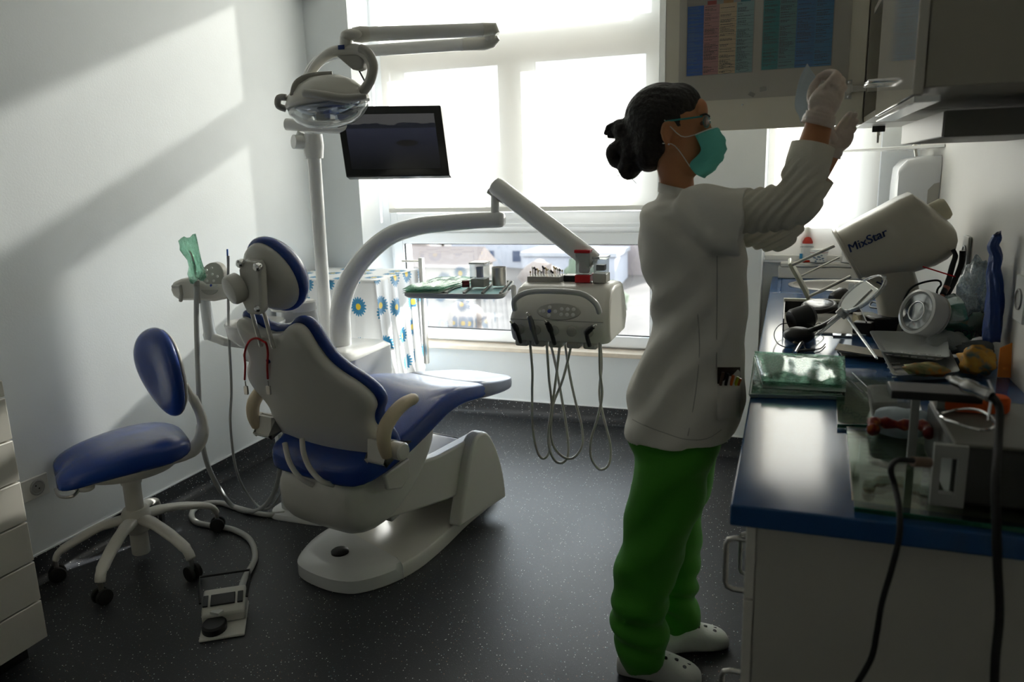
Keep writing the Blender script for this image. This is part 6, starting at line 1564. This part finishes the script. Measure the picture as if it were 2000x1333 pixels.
# clear bag with green bag inside
M_bag = glassy('clear_bag_film', (.86, .93, .92), .6, .12, .10, (.6, .7, .7))
M_gbag = mat('green_bag', (.02, .22, .15), .35, bump=.5, bscale=40)
gb = lump('green_bag', pY(1874, 628, 2.66), (.070, .060, .052), M_gbag, 'crumpled green plastic bag inside the clear bag by the right wall', 'bag', 11, .5)
cbg = lump('clear_bag', pY(1876, 618, 2.66), (.084, .075, .068), M_bag, 'clear crumpled plastic bag around the green one by the right wall', 'bag', 13, .25)
text_obj('bag_print', 'ODYNE', mat('bag_print_navy', (.01, .02, .06), .5), .026, pY(1895, 652, 2.585), (1, 0, 0), (0, 0, 1), gb)
lump('grey_bag', pY(1908, 560, 2.52), (.045, .045, .075), glassy('grey_bag_film', (.75, .82, .86), .5, .15, .35, (.35, .42, .46)), 'pale grey blue crumpled plastic bag against the right wall above the clear bag', 'bag', 17, .5)
# fabric mask crumple, purple edge
lump('crumpled_wrap', P0(1915, 680, .03), (.075, .04, .022), mat('grey_wrap', (.20, .22, .22), .6, bump=.4, bscale=60), 'dark grey crumpled wrap below the clear bag', 'wrap', 19, .5)
# scissors / tools
tl = thing('pliers', tuple(pY(1855, 530, 2.86)), 'pliers with black grips and red shank leaning among the bags', 'pliers')
MB().tube(spline([pY(1842, 575, 2.80), pY(1852, 550, 2.84), pY(1860, 520, 2.86), pY(1866, 500, 2.86), pY(1861, 488, 2.86)], 4), [.010]*5+[.009]*4+[.0085]*4+[.007]*4, 12).out('grip', M_black, tl)
MB().tube(spline([pY(1850, 575, 2.83), pY(1866, 545, 2.87), pY(1878, 515, 2.88), pY(1880, 490, 2.88)], 4), .0095, 12).out('grip', M_black, tl)
MB().tube([pY(1834, 590, 2.80), pY(1850, 560, 2.82)], [.008, .011], 10).out('shank', mat('rosy_shank', (.40, .13, .09), .5), tl)
# blue twisted bag hanging upright
bb0 = spline([pY(1936, 664, 2.40), pY(1940, 620, 2.40), pY(1944, 575, 2.40), pY(1941, 530, 2.42), pY(1945, 500, 2.42), pY(1940, 480, 2.42), pY(1948, 463, 2.42), pY(1946, 458, 2.42)], 4)
m_ = len(bb0); fr = frames(bb0); rr = []
for i, (p, t, u, w_) in enumerate(fr):
    f = i/(m_-1); r_ = .024*(1-f)**.8+.011+.012*max(0, (f-.9))*10*.9
    rr.append([p+(u*math.cos(2*PI*k/20)*.6+w_*math.sin(2*PI*k/20))*r_*(1+.22*math.sin(k*1.9+i*.5)) for k in range(20)])
o = MB().rings(rr).out('blue_glove_bag', mat('blue_film', (.012, .045, .20), .4, bump=.3, bscale=50), None, smooth_all=True); tag(o, 'dark blue twisted plastic bag standing upright against the right wall', 'bag')
# orange paper cards
for i, (xa, xb, yt, dy) in enumerate(((1948, 1990, 668, 0), (1975, 2025, 690, .05))):
    a = P0(xa, 738); b_ = P0(xb, 740); hgt = pY(xa, yt, a.y).z-ZW
    o = MB().prism([a+Vec((0, dy, .001)), b_+Vec((0, dy, .001)), b_+Vec((-.004, dy+.02, hgt*1.02)), a+Vec((.004, dy+.02, hgt*.78))], (0, .006, 0)).out('orange_card', mat('orange_paper', (.85, .27, .04), .7), None)
    tag(o, ['taller orange card standing behind the device at the right edge', 'orange card behind the taller one at the right edge'][i], 'card', 'orange cards')

# green sterilisation pouches on a white tray at the front edge
pt_ = [P0(1462, 779, .0), P0(1650, 783, .0), P0(1640, 716, .0), P0(1472, 704, .0)]
t = thing('instrument_tray', tuple(sum(pt_, Vec())/4), 'shallow white tray under the green pouches at the front edge of the worktop', 'tray')
c = sum(pt_, Vec())/4
def rq(s, z): return [c+(p-c)*s+Vec((0, 0, z)) for p in pt_]
MB().rings([rq(.97, .001), rq(1.0, .012), rq(1.01, .012), rq(.985, .005), rq(.5, .004), rq(.02, .004)]).out('tray_plate', mat('pale_green_tray', (.45, .55, .50), .4), t, bevel=.002)
pz = [p+Vec((0, 0, .006)) for p in pt_]
pouch(tuple(c+Vec((0, 0, .02))), [c+(p-c)*.95 for p in pz], 'lower green sterilisation pouch on the white tray at the worktop edge', 2, 'pouches on the worktop', .005, 3)
pouch(tuple(c+Vec((0, 0, .035))), [c+(pz[0]-c)*.9+Vec((.02, .03, .010)), c+(pz[1]-c)*1.02+Vec((0, .02, .010)), c+(pz[2]-c)*1.0+Vec((.01, -.03, .012)), c+(pz[3]-c)*.98+Vec((.0, -.03, .010))], 'upper crumpled green sterilisation pouch on the white tray at the worktop edge', 3, 'pouches on the worktop', .009, 9)

# glass slabs with paper under them
M_slab = glassy('green_edge_glass', (.80, .90, .84), .25, .04)
M_doc = mottled('printed_form', [(.52, .49, .33), (.56, .52, .36), (.50, .40, .28)], 40, .6)
def slab_(ps, lab, labp):
    o = MB().prism([p+Vec((0, 0, .0005)) for p in ps[1]], (0, 0, .0012)).out('printed_form', M_doc, None); tag(o, labp, 'document')
    a = ps[1]; rnd = random.Random(7)
    tx = MB()
    for j in range(14):
        for i in range(3):
            if rnd.random() < .75:
                u, v = .06+.31*i+rnd.uniform(0, .05), .06+.066*j; L_ = rnd.uniform(.06, .22)
                f = lambda u_, v_: (a[0]*(1-u_)+a[1]*u_)*(1-v_)+(a[3]*(1-u_)+a[2]*u_)*v_+Vec((0, 0, .0018))
                tx.faces([f(u, v), f(u+L_, v), f(u+L_, v+.018), f(u, v+.018)], ((0, 1, 2, 3),))
    tx.out('print_lines', mat('faded_print', (.34, .27, .20), .7), o)
    g_ = MB().prism([p+Vec((0, 0, .003)) for p in ps[0]], (0, 0, .008)).out('glass_slab', M_slab, None, bevel=.001); tag(g_, lab, 'glass slab')
    MB().prism([ps[0][0]+Vec((0, 0, .003)), ps[0][1]+Vec((0, 0, .003)), ps[0][1]+Vec((0, .002, .003)), ps[0][0]+Vec((0, .002, .003))], (0, 0, .008)).out('green_edge', mat('green_glass_edge', (.02, .16, .10), .15), g_)
slab_(([P0(1635, 838), P0(1760, 842), P0(1745, 745), P0(1632, 742)], [P0(1637, 826), P0(1758, 830), P0(1742, 748), P0(1636, 748)]), 'smaller glass slab beside the green pouches', 'printed form under the smaller glass slab')
slab_(([P0(1668, 1003), P0(2050, 1052), P0(2010, 862), P0(1652, 842)], [P0(1664, 978), P0(2040, 1030), P0(2005, 862), P0(1655, 848)]), 'larger glass slab under the grey device at the near end', 'yellowed printed form under the larger glass slab')
# glass rods
for i, (a, b_) in enumerate((((1652, 735), (1686, 768)), ((1664, 728), (1697, 760)))):
    o = MB().tube([P0(*a, .014), P0(*b_, .018)], .002, 8).out('glass_rod', M_clear, None); tag(o, ['thin clear stirring rod on the smaller slab, left of its pair', 'thin clear stirring rod on the smaller slab, right of its pair'][i], 'rod', 'clear rods')

# clear box with red wax impression
ib = bowl_tray(P0(1705, 858, .013), P0(1800, 862, .013), P0(1785, 780, .013), P0(1692, 782, .013), .035, 'clear rectangular tray holding a plaster cast with red wax rims', name='clear_tray', m=glassy('frosted_clear', (.86, .88, .87), .4, .1, .18, (.7, .72, .7)))
pc_ = thing('dental_cast', tuple(P0(1755, 835, .02)), 'plaster dental cast with red and orange wax rim in the clear tray', 'dental cast')
MB().rings([[P0(1758, 845, .018)+Vec((.054*s*math.cos(2*PI*k/26), .036*s*math.sin(2*PI*k/26)+.006*math.sin(k*.9), z)) for k in range(26)] for s, z in ((1, 0), (1.03, .018), (.95, .044), (.5, .050))]).out('plaster_base', mat('pale_plaster', (.42, .50, .54), .8), pc_, smooth_all=True)
wx = [P0(1758, 838, .074)+Vec((.050*math.cos(a), .038*math.sin(a), .004*math.sin(a*3))) for a in [R(-20+220*k/16) for k in range(17)]]
MB().tube(wx, [.010+.003*math.sin(k*2.1) for k in range(17)], 10).out('wax_rim', mottled('red_wax', [(.18, .01, .012), (.24, .015, .012), (.50, .12, .02)], 45, .3), pc_, smooth_all=True)

# grey device with handpiece
YG0, YG1 = 1.43, 1.80
ga, gbp = P0(1800, 985, .012), P0(1955, 1005, .012)
dv_ = thing('micromotor_unit', tuple((ga+gbp)/2), 'grey laboratory micromotor unit with handpiece on the larger glass slab', 'micromotor')
M_dev = mat('device_grey', (.20, .20, .17), .4); M_dev2 = mat('device_dark', (.05, .05, .045), .4)
gx0, gx1, gy0, gy1, gz0, gz1 = ga.x+.012, .52, ga.y, ga.y+.28, ZW+.012, ZW+.115
MB().box((gx0+.03, gy0+.012, gz0), (gx1, gy1, gz1)).out('casing', M_dev2, dv_, bevel=.006)
MB().box((gx0+.03, gy0+.010, gz1), (gx1, gy1, gz1+.006)).out('top_panel', M_dev, dv_, bevel=.003)
fr_ = MB()
fr_.box((gx0, gy0, gz0), (gx0+.011, gy0+.014, gz1+.004)); fr_.box((gx0+.036, gy0, gz0), (gx0+.050, gy0+.014, gz1+.004)); fr_.box((gx0+.011, gy0, gz0), (gx0+.036, gy0+.014, gz0+.022)); fr_.box((gx0+.011, gy0, gz1-.018), (gx0+.036, gy0+.014, gz1+.004))
fr_.out('front_frame', mat('frame_grey', (.34, .34, .31), .4), dv_)
k2 = MB()
k2.box((gx0-.01, gy0+.20, gz0), (gx0+.004, gy0+.212, gz1+.035)); k2.box((gx0+.032, gy0+.20, gz0), (gx0+.046, gy0+.212, gz1+.035))
k2.out('upright', MATS['frame_grey'], dv_)
MB().box((gx0-.05, gy0+.17, gz1+.030), (gx0+.10, gy0+.24, gz1+.046)).out('black_shelf', M_black, dv_, bevel=.002)
cc = pZ(1888, 818, gz1+.03)
MB().tube([cc+Vec((.040*math.cos(2*PI*k/30), .055*math.sin(2*PI*k/30), .004*math.sin(2*PI*k/15))) for k in range(30)], .0025, 8, closed=True).out('wire_rest', M_chrome, dv_)
MB().tube([cc+Vec((.032, .0, 0)), cc+Vec((.036, .01, .05)), cc+Vec((.03, .02, .065))], .0025, 8).out('wire_post', M_chrome, dv_)
h0, h1 = pZ(1850, 738, gz1+.085), pZ(1938, 775, gz1+.075)
hv = h1-h0
MB().tube([h0, h0+hv*.10, h0+hv*.16, h0+hv*.35, h0+hv*.40, h0+hv*.62, h0+hv*.66, h0+hv*.95, h1], [.0035, .006, .009, .009, .0125, .0125, .0105, .0115, .008], 16).out('handpiece', mat('handpiece_steel', (.55, .54, .52), .22, 1.0), dv_)
# cables running down over the edge
hose('handpiece_cable', [h1, pZ(1952, 800, gz1+.055), pY(1950, 860, 1.36), pY(1945, 940, 1.25), pY(1946, 1020, 1.22), pY(1948, 1100, 1.22), pY(1952, 1200, 1.22), pY(1944, 1290, 1.22), pY(1940, 1400, 1.22)], .0065, dv_, M_rubber)
hose('front_cable', [pY(1800, 903, ga.y-.01), pY(1780, 900, ga.y-.02), pY(1752, 900, ga.y-.03), pY(1740, 918, ga.y-.06), pY(1748, 950, 1.30), pY(1757, 1000, 1.24), pY(1756, 1050, 1.22), pY(1742, 1110, 1.22), pY(1722, 1180, 1.22), pY(1712, 1240, 1.22), pY(1700, 1290, 1.22), pY(1665, 1350, 1.22)], .0048, dv_, M_rubber)
MB().tube([pY(1782, 902, ga.y-.018), pY(1815, 904, ga.y+.0)], .0085, 14).out('cable_plug', mat('plug_brown', (.20, .13, .09), .5), dv_)
# orange sponge on the device
o = MB().rings([[pZ(1905, 788, gz1+.02)+Vec((.055*s*math.copysign(abs(math.cos(2*PI*k/28))**.6, math.cos(2*PI*k/28)), .022*s*math.copysign(abs(math.sin(2*PI*k/28))**.6, math.sin(2*PI*k/28)), z)) for k in range(28)] for s, z in ((.95, -.013), (1, -.008), (1, .012), (.94, .016))]).out('orange_sponge', mat('orange_foam', (.75, .11, .01), .8, bump=.4, bscale=200), None); tag(o, 'flat bright orange sponge block lying behind the wire rest on the device', 'sponge')
# big clear jar right
jc = P0(1990, 960, .012); jc = Vec((.475, 1.37, ZW+.012))
jj = thing('plastic_container', tuple(jc), 'large translucent round container at the right edge of the worktop', 'container')
M_fro = glassy('frosted_container', (.72, .74, .74), .4, .15, .30, (.40, .42, .42))
MB().lathe([(.075, 0), (.088, .01), (.092, .07), (.090, .12)], jc, n=36, cap=False).out('container_wall', M_fro, jj)
MB().lathe([(.092, .12), (.095, .124), (.095, .138), (.08, .146), (.0, .148)], jc, n=36).out('container_lid', M_fro, jj)
cy_ = P0(1985, 860, .012); cy_ = Vec((.50, 1.66, ZW+.012))
o = MB().lathe([(.05, 0), (.052, .004), (.052, .15), (.050, .152), (.048, .15), (.048, .006), (0, .005)], cy_, n=30).out('beaker', M_fro, None); tag(o, 'tall clear beaker behind the large translucent container', 'beaker')
